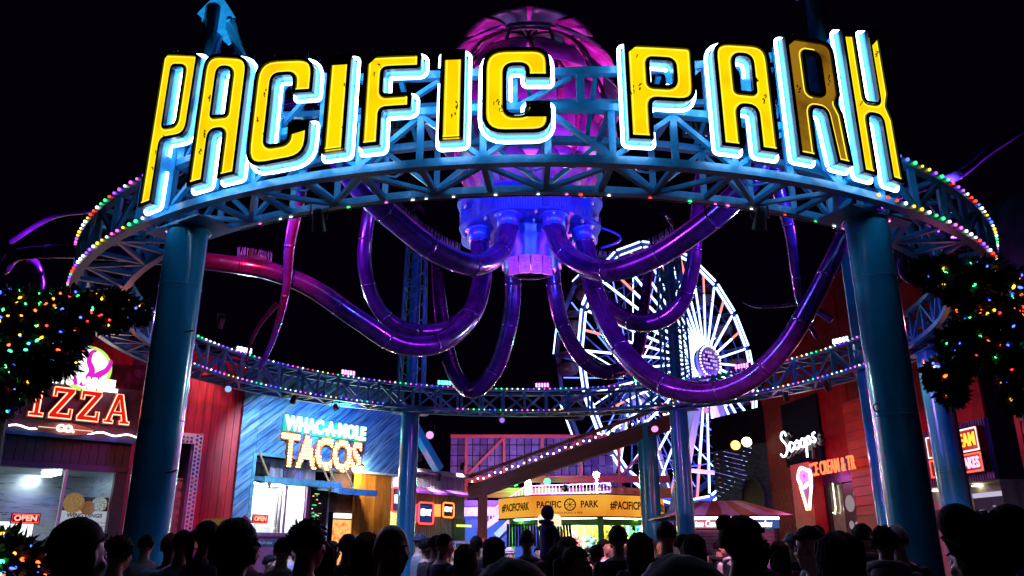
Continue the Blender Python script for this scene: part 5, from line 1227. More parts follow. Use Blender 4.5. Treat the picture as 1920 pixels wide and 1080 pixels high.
# Scoops script sign
ss=thing('scoops_sign','white script Scoops neon sign on a black shadow backing','neon sign',WS.p(us1,5.2,.6))
strokes=[[(1.0,2.55),(.8,2.9),(.45,2.8),(.35,2.4),(.7,2.0),(1.0,1.55),(.85,1.0),(.4,.8),(.1,1.05)],
 [(1.75,1.75),(1.45,1.85),(1.3,1.45),(1.5,1.1),(1.8,1.3),(1.95,1.5)],
 [(2.25,1.85),(2.0,1.6),(2.1,1.25),(2.4,1.2),(2.55,1.55),(2.35,1.85),(2.25,1.85)],
 [(2.95,1.9),(2.7,1.65),(2.8,1.3),(3.1,1.25),(3.25,1.6),(3.05,1.9),(2.95,1.9)],
 [(3.45,1.95),(3.4,1.2),(3.35,.3),(3.42,1.3),(3.65,1.95),(3.9,1.8),(3.85,1.4),(3.6,1.35)],
 [(4.5,2.15),(4.25,2.05),(4.3,1.8),(4.5,1.6),(4.35,1.4),(4.1,1.5)]]
u0,v0=WS.uv(1464,862,.65); u1,v1=WS.uv(1528,818,.65); fx=(u1-u0)/4.5; fy=(WS.uv(1475,815,.65)[1]-WS.uv(1475,866,.65)[1])/2.3
shb=MB(WS.tf); 
for st_ in strokes:
    q=spline([(u0+x*fx,v0+(y-.6)*fy,.65) for x,y in st_],6); MB(WS.tf).tube(q,.036,8).build('script_tube',emit('script_white',(.92,.95,1),4.2) if st_ is strokes[0] else bpy.data.materials['script_white'],ss)
    MB(WS.tf).tube([(x+.14,y-.06,.45) for x,y,z in q],.09,8).build('shadow_backing',M['black'],ss)
slab(WS,us1-.7,us2+.6,4.7,5.5+1.6,.0,.12,paint('black_navy_panel',(.006,.005,.02),.8,spec=.05),'panel',ss)
# ICE CREAM & TREATS sign
it=thing('ice_cream_sign','orange red ICE CREAM & TREATS lettering on the purple fascia','neon sign',WS.p((us2+ur1)/2,4.2,.1))
ui,vi=WS.uv(1519,884,.4); uj,vj=WS.uv(1602,868,.4)
xs=[x for L in text_loops('ICE CREAM & TR',.66) for x,y in L]; fx=(uj-ui)/(max(xs)-min(xs))
text('ICE CREAM & TR',.66,here(WS,ui,vi+.02,.4),emit('ember_face',(1,.15,.05),2.4,False),it,'lettering',.02,.004,al='LEFT',sx=fx)
slab(WS,ui+.3,ui+.36,vi-.02,vi+.04,-.1,.37,M['dark'],'bracket',it); slab(WS,uj-.5,uj-.44,vi-.02,vi+.04,-.1,.37,M['dark'],'bracket',it)
lamp('POINT','ember_glow',WS.p((ui+uj)/2,vi,1.3),5,(1,.15,.05),it,rad=.2)
# cone neon
cn=thing('ice_cream_cone_sign','neon ice cream cone sign hanging below Scoops','neon sign',WS.p(us2-.1,3.4,.5))
uc0,vc0=WS.uv(1508,895,.5); uc1,vc1=WS.uv(1521,955,.5)
wtube=emit('cone_white',(1,.85,1),4.5,False); ctube=emit('cone_amber',(1,.75,.4),4.5,False); ptube=emit('cone_pink',(1,.1,.8),4,False)
cw=(WS.uv(1522,905,.5)[0]-WS.uv(1498,905,.5)[0])/2
MB(WS.tf).tube([(uc0+cw*math.cos(R(10*k)),vc0+.32*math.sin(R(10*k))+.05*math.sin(R(40*k)),.5) for k in range(36)],.06,8,closed=True).build('scoop_tube',wtube,cn)
MB(WS.tf).tube([(uc0+cw*.5*math.cos(R(12*k)),vc0+.05+.16*math.sin(R(12*k)),.5) for k in range(30)],.08,8,closed=True).build('scoop_heart',ptube,cn)
MB(WS.tf).tube([(uc0-cw*.8,vc0-.3,.5),(uc0-cw*.1,vc1,.5),(uc0+cw*.25,vc1,.5),(uc0+cw*.95,vc0-.3,.5)],.05,8,closed=True).build('cone_tube',ctube,cn)
mb=MB(WS.tf); mb.prism([[(uc0-cw,vc0-.35),(uc0,vc1-.05),(uc0+cw*1.05,vc0-.35),(uc0+cw*1.1,vc0+.35),(uc0-cw*1.1,vc0+.35)][::1]],.4,.45); mb.build('backing',paint('violet_backing',(.2,.05,.3),.5),cn)
mb=MB(WS.tf); mb.box((uc0-.03,vc0+.3,-.0),(uc0+.03,vc0+.36,.42)); mb.build('arm',M['dark'],cn)
lamp('POINT','cone_glow',WS.p(uc0,vc0,1.1),60,(1,.15,.55),cn,rad=.25)
# ---------------------------------------------------------------- red siding pier and dessert shop right of the thick column
WD=Wall((11.54,27.0),(12.4,15.5))
ds=thing('dessert_shop','red lap sided dessert shop at the right edge with purple corrugated fascia','building',WD.p(5,0))
ud_,_=WD.uv(1655,900); ue0,_=WD.uv(1775,850); ue1_,_=WD.uv(1842,850)
lap('siding_board',WD,0.0,ud_,0,6.4,.3,sid,ds,.16,23); slab(WD,-.06,.0,0,6.4,-.1,.19,sid[1],'corner_board',ds)
slab(WD,ud_,ud_+.3,0,5.2,-.05,.32,paint('bright_red_post',(.75,.012,.012),.45),'corner_post',ds)
slab(WD,ud_+.3,ue1_,4.9,9.5,-.3,-.25,dr[0],'upper_wall',ds); slab(WD,0,ud_+.3,6.4,11,-.1,-.02,dr[1],'upper_wall',ds)
_,vk1=WD.uv(1810,755); _,vk0=WD.uv(1830,900)
nn=40
for k in range(nn):
    ua_=ud_+.8+(ue1_-ud_-.8)*k/nn; slab(WD,ua_,ua_+(ue1_-ud_-.8)/nn*.55,vk0,4.9,-.29,-.24,corr,'corrugation',ds)
slab(WD,ud_+.3,ue1_,vk0,4.9,-.34,-.3,corr,'fascia',ds)
slab(WD,ud_+.3,ue1_,vk0-.6,vk0-.02,-.8,-.75,cre,'soffit_wall',ds); slab(WD,ud_+.3,ue1_,0,vk0,-1.3,-1.25,cre,'shop_wall',ds)
room(WD,ud_+.3,ue1_,0,vk0-.01,1.2,ds,-.32,emit('dessert_tube',(1,.9,.6),5),cre)
um_0,vmn=WD.uv(1822,925,-.3); um_1,_=WD.uv(1872,925,-.3)
slab(WD,um_0-.2,um_1,.9,vmn,-.5,-.45,paint('menu_navy',(.02,.02,.09),.5),'menu_board',ds)
for i in range(4): slab(WD,um_0-.2,um_1,vmn-.12-.62*i,vmn-.62*i,-.45,-.44,emit('menu_header',(.6,.55,.75),.9,False) if i==0 else bpy.data.materials['menu_header'],'menu_header',ds)
random.seed(41); mb=MB(WD.tf)
for i in range(30): a=um_0-.1+random.random()*(um_1-um_0-.3); b=1.0+random.random()*(vmn-1.3); mb.box((a,b,-.448),(a+random.uniform(.08,.25),b+.025,-.443))
tag(mb.build('menu_print',emit('menu_line',(.5,.5,.7),.7,False),ds),kind='stuff')
for (px,py,word,fc,bk,lab,hh_) in ((1808,826,'AM','yellow','red','yellow AM letters in a white framed red box on the right shop',.62),(1818,868,'CAKES','pink','plum','pink white CAKES sign below the AM box',.5)):
    t=thing('box_sign',lab,'neon sign',WD.p(*WD.uv(px,py,.1),.1)); u,v=WD.uv(px,py,.0); uE,_=WD.uv(1834 if word=='AM' else 1842,py,.0)
    wdt=2.3; slab(WD,uE-wdt,uE,v-hh_/2,v+hh_/2,-.2,-.02,paint(bk+'_box',(.35,.01,.02) if bk=='red' else (.12,.01,.05),.4),'box',t)
    ln=emit('box_frame',(1,.8,.8),1.6,False) if word=='AM' else redneon
    MB(WD.tf).tube([(uE-wdt+.03,v-hh_/2+.03,0),(uE-.03,v-hh_/2+.03,0),(uE-.03,v+hh_/2-.03,0),(uE-wdt+.03,v+hh_/2-.03,0)],.022,5,closed=True).build('frame_tube',ln,t)
    text('ICE CREAM' if word=='AM' else 'FUNNEL CAKES',hh_*.78,here(WD,uE-.12,v-.01,-.01),emit(fc+'_letters',(1,.5,.05) if word=='AM' else (1,.45,.6),1.8,False),t,'lettering',.02,.008,al='RIGHT',sx=.72)
    if word!='AM': text('S',hh_*.78,here(WD,uE-.0,v-.01,-.03),redneon,t,'ghost_letter',.01,.0,al='RIGHT',sx=.72)
    lamp('POINT','sign_glow',WD.p(uE-.8,v,.7),26,(1,.25,.2) if word=='AM' else (1,.2,.5),t,rad=.2)
# near red siding block at the right edge
WE=Wall((11.32,17.6),(12.6,14.2)); rbk=thing('red_siding_block','red lap sided wall block at the far right edge','wall',WE.p(1,0))
_,vE=WE.uv(1850,700); lap('siding_board',WE,0,WE.L,0,5.3,.29,sid,rbk,0,29); slab(WE,-.12,.0,0,5.3,-1.0,.06,sid[1],'corner_board',rbk)
slab(WE,-.12,WE.L,5.3,5.45,-1,.1,sid[1],'coping',rbk)
spot_fixture(WE.p(-1.6,6.0,2.4),WE.p(.8,3.2,0),260,(1,.22,.14),'amber spot lamp lighting the far right siding',size=80,st=4)
spot_fixture(rp(112,RI+.2,ZB-.3),WD.p(2.0,3.0,0),300,(1,.06,.05),'red tinted spot lamp under the ring before the siding','black spot lamps under the ring',size=85,st=2)
spot_fixture(rp(122,RI+.2,ZB-.3),WS.p(3.2,3.5,0),450,(1,.05,.1),'pink tinted spot lamp under the ring before the Scoops sign','black spot lamps under the ring',size=85,st=2)
# dark green dome roof beyond the ring on the right
p=at(1905,440,24); gd=thing('green_dome','dark green rounded roof shape beyond the ring at right','roof',(p.x,24,0))
gdm=paint('dome_green',(.02,.12,.07),.5,0,.3,2); MB().sphere((p.x+.4,24,p.z-.8),2.0,24,14,sc_=(.75,.7,1.1)).build('dome',gdm,gd); mb=MB(); mb.lathe([(.5,0),(.5,p.z-1.5)],16,(p.x+.4,24,0)); mb.build('stem',gdm,gd)
# barrier rail in the crowd
q=at(1475,1062,9); br=thing('crowd_barrier','steel crowd barrier at waist height among the people','barrier',(q.x,q.y,0)); stl=paint('galvanised',(.5,.45,.5),.4,.7)
for z in (1.05,.6,.2): bar_obj('rail',(q.x-.6,q.y-.2,z),(q.x+.7,q.y+.3,z),.06,.06,stl,br)
for f in (-.55,0.05,.65): bar_obj('upright',(q.x+f,q.y-.2+.5*(f+.6)/1.3,.05),(q.x+f,q.y-.2+.5*(f+.6)/1.3,1.03),.05,.05,stl,br)

for a_,c_,lb,e_ in ((-62,(.5,.25,1),'violet spot lamp added under the left side of the ring aimed at the crowd',450),(64,(1,.15,.6),'magenta spot lamp added under the right side of the ring aimed at the crowd',480),(185,(.45,.2,1),'violet spot lamp added under the middle of the rear ring aimed at the crowd',480),(-112,(.35,.6,1),'pale blue spot lamp added under the ring before the red plank shop aimed at the crowd',450),(140,(.9,.3,.8),'pink spot lamp added under the ring near the kiosk aimed at the crowd',480)):  # unseen spots added under the ring to brighten the crowd
    p_=rp(a_,RI+.15,ZB-.3); spot_fixture(p_,Vector((p_.x*.45,8.5 if abs(a_)<90 else 10,1.2)),e_,c_,lb,'black spot lamps under the ring',size=75,st=1.0)

for a_,c_,lb,e_ in ((-21,(.35,.45,1),'pale violet spot lamp added under the front ring below the first C aimed at the crowd',2600),(20,(1,.35,.6),'rose spot lamp added under the front ring below the letter R aimed at the crowd',2400)):  # two added spots that light the backs of the middle crowd
    p_=rp(a_,RI-.1,ZB-.3); spot_fixture(p_,Vector((p_.x*1.1,15,1.2)),e_,c_,lb,'black spot lamps under the ring',size=95,st=1.0)
# ================================================================ lit trees
leafm=paint('dark_needles',(.015,.035,.012),.7)
fc_=[emit('fairy_%d'%i,c,5.5) for i,c in enumerate(((1,.10,.02),(1,.42,.03),(.05,1,.3),(.05,.10,1),(1,.03,.03)))]
def lit_tree(base,lobes,label,seed,nl,nb,group='trees wrapped in coloured lights',cat='tree',trunk_r=.16):
    random.seed(seed); base=Vector(base); t=thing('lit_tree' if cat=='tree' else 'lit_shrub',label,cat,base,0,group)
    L=[(at(px,py,d),r) for px,py,d,r in lobes]
    cen=sum((c for c,_ in L),Vector())/len(L)
    fork=Vector((base.x,base.y,max(.6,min(cen.z-.2,cen.z))))if cat=='tree' else base+Vector((0,0,.25))
    mb=MB(); mb.tube([base,base.lerp(fork,.5)+Vector((.05,.03,0)),fork],[trunk_r,trunk_r*.85,trunk_r*.7],10); mb.build('trunk',paint('bark',(.05,.035,.025),.8,0,.4,8,bump=.5),t)
    for c,r in L:
        q=spline([tuple(fork),tuple(fork.lerp(c,.5)+Vector((0,0,.15))),tuple(c)],6); mb=MB(); mb.tube(q,[trunk_r*.5*(1-.7*i/len(q)) for i in range(len(q))],7); mb.build('limb',bpy.data.materials['bark'],t)
    mb=MB(); tot=sum(r**2 for _,r in L)
    for c,r in L:
        n=int(nl*r*r/tot)
        for k in range(n):
            d=Vector((random.gauss(0,1),random.gauss(0,1),random.gauss(0,1))).normalized(); rr=r*random.random()**.45*(1+.25*noise.noise(c*3+d*2.2))
            p=c+Vector((d.x,d.y,d.z*.8))*rr; o=(d+Vector((random.uniform(-.6,.6),random.uniform(-.6,.6),random.uniform(-1.0,.2)))).normalized(); l=random.uniform(.05,.13); s_=o.cross(Vector((random.random(),random.random(),1))).normalized()*random.uniform(.008,.02)
            mb.add([p-s_,p+s_,p+o*l*.6+s_*1.3,p+o*l,p+o*l*.6-s_*1.3],[(0,1,2,3,4)])
    tag(mb.build('foliage',leafm,t),kind='stuff')
    mb=MB()
    for c,r in L:
        for k in range(int(nb*r*r/tot)):
            d=Vector((random.gauss(0,1),random.gauss(0,1)-.5,random.gauss(0,1))).normalized(); p=c+Vector((d.x,d.y,d.z*.8))*r*random.uniform(.92,1.1)
            if random.random()<.15: continue
            e=Vector((random.uniform(-1,1),random.uniform(-.5,.5),random.uniform(-1,.3))).normalized()*random.uniform(.009,.018)
            mb.tube([p-e*1.2,p-e*.4,p+e*.5,p+e*1.4],[.008,.012,.012,.004],6,random.choices(range(5),(3,3,4,4,2))[0])
    tag(mb.build('fairy_bulbs',fc_,t),kind='stuff')
lit_tree(at(-70,1030,7.5)*1.0-Vector((0,0,1.65)),[(-40,610,7.6,.42),(45,600,7.5,.36),(125,588,7.6,.28),(205,582,7.7,.22),(252,585,7.75,.12),(15,680,7.4,.36),(80,655,7.5,.28),(40,712,7.4,.2),(112,682,7.5,.13),(-20,745,7.4,.24),(120,640,7.6,.2)],'dark tree strung with coloured bulbs hiding the start of the pizza sign',51,32000,330)
lit_tree(at(1995,1030,7.0)*1.0-Vector((0,0,1.65)),[(1985,600,7.0,.42),(1900,570,7.0,.33),(1830,535,7.1,.26),(1770,515,7.1,.17),(1735,508,7.1,.1),(1860,600,7.0,.28),(1880,660,6.9,.24),(1930,690,6.9,.26),(1775,700,7.0,.15),(1800,640,7.0,.15),(1785,740,7.0,.08),(1915,745,6.9,.12),(1835,650,6.9,.16)],'dark tree strung with coloured bulbs at the right edge',52,32000,330)
def shrub(px,d,label,seed):
    p=at(px,1040,d); lit_tree((p.x,p.y,0),[(px,1090,d,.28),(px+25*(1 if px<960 else -1),1110,d,.2),(px,1040,d,.15)],label,seed,5000,90,'low shrubs with coloured bulbs','shrub',.05)
shrub(-5,5.2,'low shrub with green and blue bulbs in the bottom left corner',53); shrub(1932,5.0,'low shrub with blue bulbs in the bottom right corner',54)
# ================================================================ people
tmpc=bpy.data.collections.new('tmp'); col.children.link(tmpc)
def capsule(mb,p,q,r0,r1,n=12):
    p,q=Vector(p),Vector(q); d=(q-p).normalized(); pts=[];rr=[]
    for k in range(4): a=R(90*k/4); pts.append(p-d*r0*math.cos(a)); rr.append(max(.001,r0*math.sin(a)))
    pts.append(p);rr.append(r0);pts.append(q);rr.append(r1)
    for k in range(1,5): a=R(90*k/4); pts.append(q+d*r1*math.sin(a)); rr.append(max(.001,r1*math.cos(a)))
    mb.tube(pts,rr,n)
def loft(mb,rings,n=16):
    # rings: (z, cx, cy, rx, ry)
    vs=[];fs=[]
    for z,cx,cy,rx,ry in rings:
        for k in range(n): a=2*math.pi*k/n; vs.append((cx+rx*math.cos(a),cy+ry*math.sin(a),z))
    for i in range(len(rings)-1):
        for k in range(n): k2=(k+1)%n; fs.append((i*n+k,i*n+k2,(i+1)*n+k2,(i+1)*n+k))
    fs.append(tuple(range(n-1,-1,-1))); fs.append(tuple((len(rings)-1)*n+k for k in range(n)))
    mb.add(vs,fs)
HC=Vector((0,-.015,1.625))   # head centre of a 1.75 m figure facing -Y
def hand(mb,w,d,side,curl=.5):
    # palm and five fingers from wrist w along d
    d=Vector(d).normalized(); x=Vector((0,-1,0)); x=(x-d*x.dot(d)).normalized() if abs(d.dot(x))<.95 else Vector((1,0,0)); n_=d.cross(x).normalized()*side
    pc_=w+d*.05; capsule(mb,w+d*.01,w+d*.075,.030,.034,8); 
    for k,(o,l) in enumerate(((-.028,.068),(-.010,.078),(.010,.074),(.028,.058))):
        b=w+d*.085+x*o; m_=b+d*l*.5-n_*.012*curl; e=m_+d*l*.4-n_*.03*curl; capsule(mb,b,m_,.0105,.0095,6); capsule(mb,m_,e,.0095,.008,6)
    b=w+d*.03-x*.03; m_=b+d*.035-x*.028-n_*.012; capsule(mb,b,m_,.013,.011,6); capsule(mb,m_,m_+d*.032-n_*.014,.011,.009,6)
def human(pose,fem=False):
    mb=MB(); sw=.185 if not fem else .165
    # head: skull, jaw, brow, nose, lips, ears, neck
    mb.sphere(HC+Vector((0,.012,.025)),1,18,12,sc_=(.076,.094,.092)); mb.sphere(HC+Vector((0,-.025,-.035)),1,16,10,sc_=(.060,.066,.080)); mb.sphere(HC+Vector((0,-.06,-.088)),1,10,8,sc_=(.030,.026,.022))
    mb.sphere(HC+Vector((0,-.083,.018)),1,12,8,sc_=(.050,.014,.012)); capsule(mb,HC+Vector((0,-.088,.008)),HC+Vector((0,-.106,-.030)),.009,.015,8); mb.sphere(HC+Vector((0,-.088,-.060)),1,10,6,sc_=(.024,.011,.008)); mb.sphere(HC+Vector((0,-.086,-.070)),1,10,6,sc_=(.020,.011,.007))
    for s_ in (-1,1): mb.sphere(HC+Vector((s_*.078,.012,-.008)),1,8,8,sc_=(.010,.020,.033)); mb.sphere(HC+Vector((s_*.042,-.062,-.022)),1,8,6,sc_=(.024,.022,.02))
    capsule(mb,HC+Vector((0,.022,-.06)),Vector((0,.025,1.43)),.052 if not fem else .046,.064,14)
    # torso
    hw=.165 if not fem else .172
    loft(mb,[(.86,0,.01,hw*.75,.10),(.92,0,.01,hw,.125),(1.0,0,.01,hw*.97,.122),(1.1,0,.008,.142 if not fem else .128,.105),(1.22,0,.005,.155 if not fem else .142,.115),(1.33,0,.008,.178 if not fem else .160,.122),(1.40,0,.015,sw*.95,.105),(1.445,0,.02,sw*.72,.08),(1.475,0,.022,.075,.06)],20)
    if fem:
        for s_ in (-1,1): mb.sphere((s_*.075,-.085,1.27),.065,10,8)
    # legs and shoes
    for s_ in (-1,1):
        if pose=='ride': kn=Vector((s_*.14,-.42,.86)); an=Vector((s_*.15,-.40,.46)); hp_=Vector((s_*.095,.0,.9))
        elif pose=='walk': kn=Vector((s_*.10,-.12*s_,.49)); an=Vector((s_*.105,-.18*s_+.06,.09)); hp_=Vector((s_*.095,.005,.90))
        else: kn=Vector((s_*.105,-.015,.49)); an=Vector((s_*.12,.02,.085)); hp_=Vector((s_*.095,.005,.90))
        capsule(mb,hp_,kn,.088,.058); capsule(mb,kn,an,.058,.038); capsule(mb,an+Vector((0,.03,-.035)),an+Vector((s_*.02,-.14,-.045)),.042,.036)
    # arms
    for s_ in (-1,1):
        sh=Vector((s_*sw,.02,1.385))
        if pose=='phone' : el=Vector((s_*.235,-.04,1.11)); wr_=Vector((s_*.09,-.26,1.22))
        elif pose=='raise' and s_>0: el=Vector((s_*.26,-.17,1.36)); wr_=Vector((s_*.16,-.30,1.60))
        elif pose=='ride': el=Vector((s_*.21,-.12,1.14)); wr_=Vector((s_*.06,-.30,1.05))
        elif pose=='cross': el=Vector((s_*.225,-.05,1.10)); wr_=Vector((-s_*.03,-.19,1.13+.03*s_))
        else: el=Vector((s_*.245,.04,1.10)); wr_=Vector((s_*.245,-.03,.86))
        capsule(mb,sh,el,.054,.043); capsule(mb,el,wr_,.043,.028); hand(mb,wr_,(wr_-el),s_,.9 if pose!='stand' else .5)
    me=mb.mesh('raw',M['dark']); o=bpy.data.objects.new('raw',me); tmpc.objects.link(o)
    rm=o.modifiers.new('r','REMESH'); rm.mode='VOXEL'; rm.voxel_size=.0115; rm.use_smooth_shade=True
    sm=o.modifiers.new('s','SMOOTH'); sm.factor=.5; sm.iterations=3
    dg=bpy.context.evaluated_depsgraph_get(); dg.update(); ev=o.evaluated_get(dg)
    out=bpy.data.meshes.new_from_object(ev); out.name='person_body'; bpy.data.objects.remove(o)
    out.materials.clear()
    for k in range(4): out.materials.append(M['dark'])
    # 0 skin, 1 top, 2 trousers, 3 shoes; sleeves end at the wrists
    idx=[]
    for p in out.polygons:
        c=p.center
        if c.z<.11 and pose!='ride': i=3
        elif c.z<.93 and abs(c.x)<.215: i=2
        elif c.z>1.447-.35*max(0,-c.y-.02)*.6 and abs(c.x)<.11: i=0
        else: i=1
        if pose=='ride' and c.y<-.1 and c.z<1.0 and abs(c.x)>.08: i=2
        idx.append(i)
    wrists=[]
    for s_ in (-1,1):
        if pose=='phone': wrists.append((Vector((s_*.09,-.26,1.22)),(Vector((s_*.09,-.26,1.22))-Vector((s_*.235,-.04,1.11))).normalized()))
        elif pose=='raise' and s_>0: wrists.append((Vector((s_*.16,-.30,1.60)),(Vector((s_*.16,-.30,1.60))-Vector((s_*.26,-.17,1.36))).normalized()))
        elif pose=='ride': wrists.append((Vector((s_*.06,-.30,1.05)),(Vector((s_*.06,-.30,1.05))-Vector((s_*.21,-.12,1.14))).normalized()))
        elif pose=='cross': wrists.append((Vector((-s_*.03,-.19,1.13+.03*s_)),(Vector((-s_*.03,-.19,1.13+.03*s_))-Vector((s_*.225,-.05,1.10))).normalized()))
        else: wrists.append((Vector((s_*.245,-.03,.86)),(Vector((s_*.245,-.03,.86))-Vector((s_*.245,.04,1.10))).normalized()))
    for j,p in enumerate(out.polygons):
        for w_,d_ in wrists:
            r_=p.center-w_
            if 0<r_.dot(d_)<.22 and (r_-d_*r_.dot(d_)).length<.075: idx[j]=0
    out.polygons.foreach_set('material_index',idx); out.polygons.foreach_set('use_smooth',[True]*len(idx)); out.update()
    return out
BODY={}
def body(pose,fem):
    if (pose,fem) not in BODY: BODY[(pose,fem)]=human(pose,fem)
    return BODY[(pose,fem)]
def hair_mesh(kind):
    mb=MB(); random.seed(hash(kind)%97 if False else len(kind)*13)
    def cap(sx,sy,sz,lim,c=Vector((0,.014,.03)),thick=1,n=28,m=18,amp=.006,fringe=-.045):
        vs=[];fs=[]
        for i in range(m+1):
            th=R(lim)*i/m
            for k in range(n):
                a=2*math.pi*k/n; d=Vector((math.sin(th)*math.cos(a),math.sin(th)*math.sin(a),math.cos(th)))
                q=HC+c+Vector((d.x*sx,d.y*sy,d.z*sz))
                # lift the hairline over the face
                if d.y<0: q.z=max(q.z,HC.z+.052+ .03*(-d.y)) if q.z<HC.z+.052 else q.z
                q+=d*amp*noise.noise(d*7+Vector((3,1,0)))+d*amp*.6*noise.noise(d*22)
                vs.append(q)
        for i in range(m):
            for k in range(n): k2=(k+1)%n; fs.append((i*n+k,(i+1)*n+k,(i+1)*n+k2,i*n+k2))
        mb.add(vs,fs,0,True)
    def locks(n,l0,l1,r,grav,th1=105,out=.4,curl=0):
        for k in range(n):
            th=R(th1)*math.sqrt(random.random()); a=random.uniform(0,6.283); d=Vector((math.sin(th)*math.cos(a),math.sin(th)*math.sin(a),math.cos(th)))
            p=HC+Vector((d.x*.084,.014+d.y*.102,.03+d.z*.102))
            if d.y<-.2 and p.z<HC.z+.075: continue
            l=random.uniform(l0,l1); t_=Vector((random.uniform(-.5,.5),random.uniform(-.3,.6),random.uniform(-.3,.3))); v=(d*out+t_*.5+Vector((0,.25,.1))).normalized(); q=[p-d*.006]
            for j in range(4): v=(v+Vector((0,0,-grav))+Vector((random.uniform(-1,1),random.uniform(-1,1),random.uniform(-1,1)))*curl).normalized(); q.append(q[-1]+v*l/4)
            mb.tube(q,[r,r*1.1,r,r*.7,r*.15],5)
    if kind=='short': cap(.086,.104,.104,112); locks(240,.018,.032,.0065,.55,out=.12)
    elif kind=='curly': cap(.092,.108,.11,112,amp=.015); locks(300,.03,.05,.008,.25,out=.6,curl=.7)
    elif kind=='fade': cap(.082,.100,.103,98,amp=.004)
    elif kind in ('long','tail','bun','bob'):
        cap(.090,.108,.108,112)
        if kind in ('long','bob'):
            low=1.24 if kind=='long' else 1.44
            for k in range(170):
                a=R(random.uniform(-8,188)); top_=random.uniform(.02,.11); rr_=math.sqrt(max(.05,1-(top_/.125)**2))
                p0=HC+Vector((.082*rr_*math.cos(a),.016+.100*rr_*math.sin(a),.02+top_)); ph=random.uniform(0,6); sp_=random.uniform(.95,1.14); L_=low+random.uniform(-.05,.07)
                q=[p0]
                for j_ in range(1,8):
                    f=j_/7; z=p0.z+(L_-p0.z)*f; wv=.006*math.sin(ph+f*9)
                    bx=(.094+.012*math.sin(f*3))*sp_*math.cos(a)*(1-.18*f); by=.018+(.104+.03*f)*sp_*math.sin(a)
                    if math.sin(a)<.15: by+=.03*f
                    q.append(Vector((HC.x+bx+wv,HC.y+by+wv,z)))
                r_=random.uniform(.008,.013); mb.tube(q,[r_*.7,r_,r_*1.1,r_*1.1,r_,r_*.9,r_*.6,r_*.15],5)
        if kind=='tail': mb.tube([HC+Vector((0,.10,.05)),HC+Vector((0,.15,.02)),HC+Vector((0,.15,-.1)),HC+Vector((0,.13,-.25))],[.03,.04,.035,.01],10)
        if kind=='bun': mb.sphere(HC+Vector((0,.085,.10)),.043,14,10)
    elif kind=='buns2':
        cap(.098,.112,.112,112,amp=.015)
        for s_ in (-1,1): mb.sphere(HC+Vector((s_*.085,.03,.11)),.055,14,10)
    elif kind=='hood':
        vs=[];fs=[];n=24;rows=14
        for i in range(rows+1):
            th=R(150)*i/rows
            for k in range(n+1):
                a=R(-28+236*k/n); d=Vector((math.sin(th)*math.cos(a),math.sin(th)*math.sin(a),math.cos(th)))
                q=HC+Vector((d.x*.108,.01+d.y*.128,.015+d.z*.128)); q+=d*.008*noise.noise(d*5); vs.append(q)
        for i in range(rows):
            for k in range(n): fs.append((i*(n+1)+k,(i+1)*(n+1)+k,(i+1)*(n+1)+k+1,i*(n+1)+k+1))
        mb.add(vs,fs,0,True); mb.add([HC+(Vector(v)-HC)*.93 for v in vs],[tuple(reversed(f)) for f in fs],0,True)
        mb.tube([(.12*math.cos(R(20*k)),.03+.10*math.sin(R(20*k)),1.475+.015*math.sin(R(20*k))) for k in range(18)],.032,8,closed=True)
    elif kind in ('cap','beanie'):
        cap(.092,.110,.112,92,amp=.002)
        if kind=='cap':
            vs=[];fs=[]
            for k in range(13):
                a=R(200+140*k/12); vs+= [HC+Vector((.088*math.cos(a),.014+.106*math.sin(a),.055)),HC+Vector((.085*math.cos(a),.0+.18*math.sin(a),.042))]
            for k in range(12): fs+=[(2*k,2*k+1,2*k+3,2*k+2),(2*k+2,2*k+3,2*k+1,2*k)]
            mb.add(vs,fs); mb.sphere(HC+Vector((0,.014,.142)),.008,6,4)
        else: mb.tube([HC+Vector((.094*math.cos(R(15*k)),.014+.112*math.sin(R(15*k)),.045)) for k in range(24)],.016,8,closed=True)
    elif kind=='hoodback': # hood lying on the shoulders
        mb.tube([(.13*math.cos(R(20*k)),.045+.12*math.sin(R(20*k)),1.455+.03*max(0,math.sin(R(20*k)))) for k in range(18)],.036,8,closed=True); mb.sphere((0,.15,1.41),1,14,10,sc_=(.11,.05,.09))
    return mb
HAIR={}
def cloth(name,c): return paint(name,c,.8,0,.18,9,bump=.35,bscale=14)
def hairmat(name,c): return paint(name,c,.75,0,.4,30,bump=.5,bscale=50,stretch=(3,3,.5),spec=.15)
CL={k:cloth('cloth_'+k,v) for k,v in dict(black=(.008,.008,.010),navy=(.012,.018,.05),white=(.62,.62,.66),paleblue=(.32,.42,.62),grey=(.22,.21,.23),purple=(.16,.03,.22),olive=(.14,.16,.03),red=(.40,.015,.015),cyan=(.25,.5,.55),maroon=(.12,.015,.02),lilac=(.45,.36,.55),denim=(.04,.07,.14),royal=(.02,.03,.22),tan=(.35,.24,.12),pink=(.5,.12,.25)).items()}
HM={k:hairmat('hair_'+k,v) for k,v in dict(black=(.008,.006,.005),brown=(.035,.018,.010),blonde=(.40,.26,.10),auburn=(.09,.03,.012)).items()}
SK={k:paint('skin_'+k,v,.5,0,.1,5) for k,v in dict(light=(.52,.30,.21),mid=(.38,.20,.12),deep=(.16,.08,.045)).items()}
eyew=paint('eye_white',(.7,.7,.68),.2); eyed=paint('eye_iris',(.02,.012,.01),.1)
em=MB(); em.sphere((0,0,0),.0125,10,8,0); em.sphere((0,-.0085,0),.0055,8,6,1); EYE_ME=em.mesh('eye',[eyew,eyed])
em=MB(); em.tube([(-.017,0,-.002),(0,.0,.003),(.017,.008,-.003)],[.003,.004,.002],6); BROW=em.mesh('eyebrow',HM['black'])
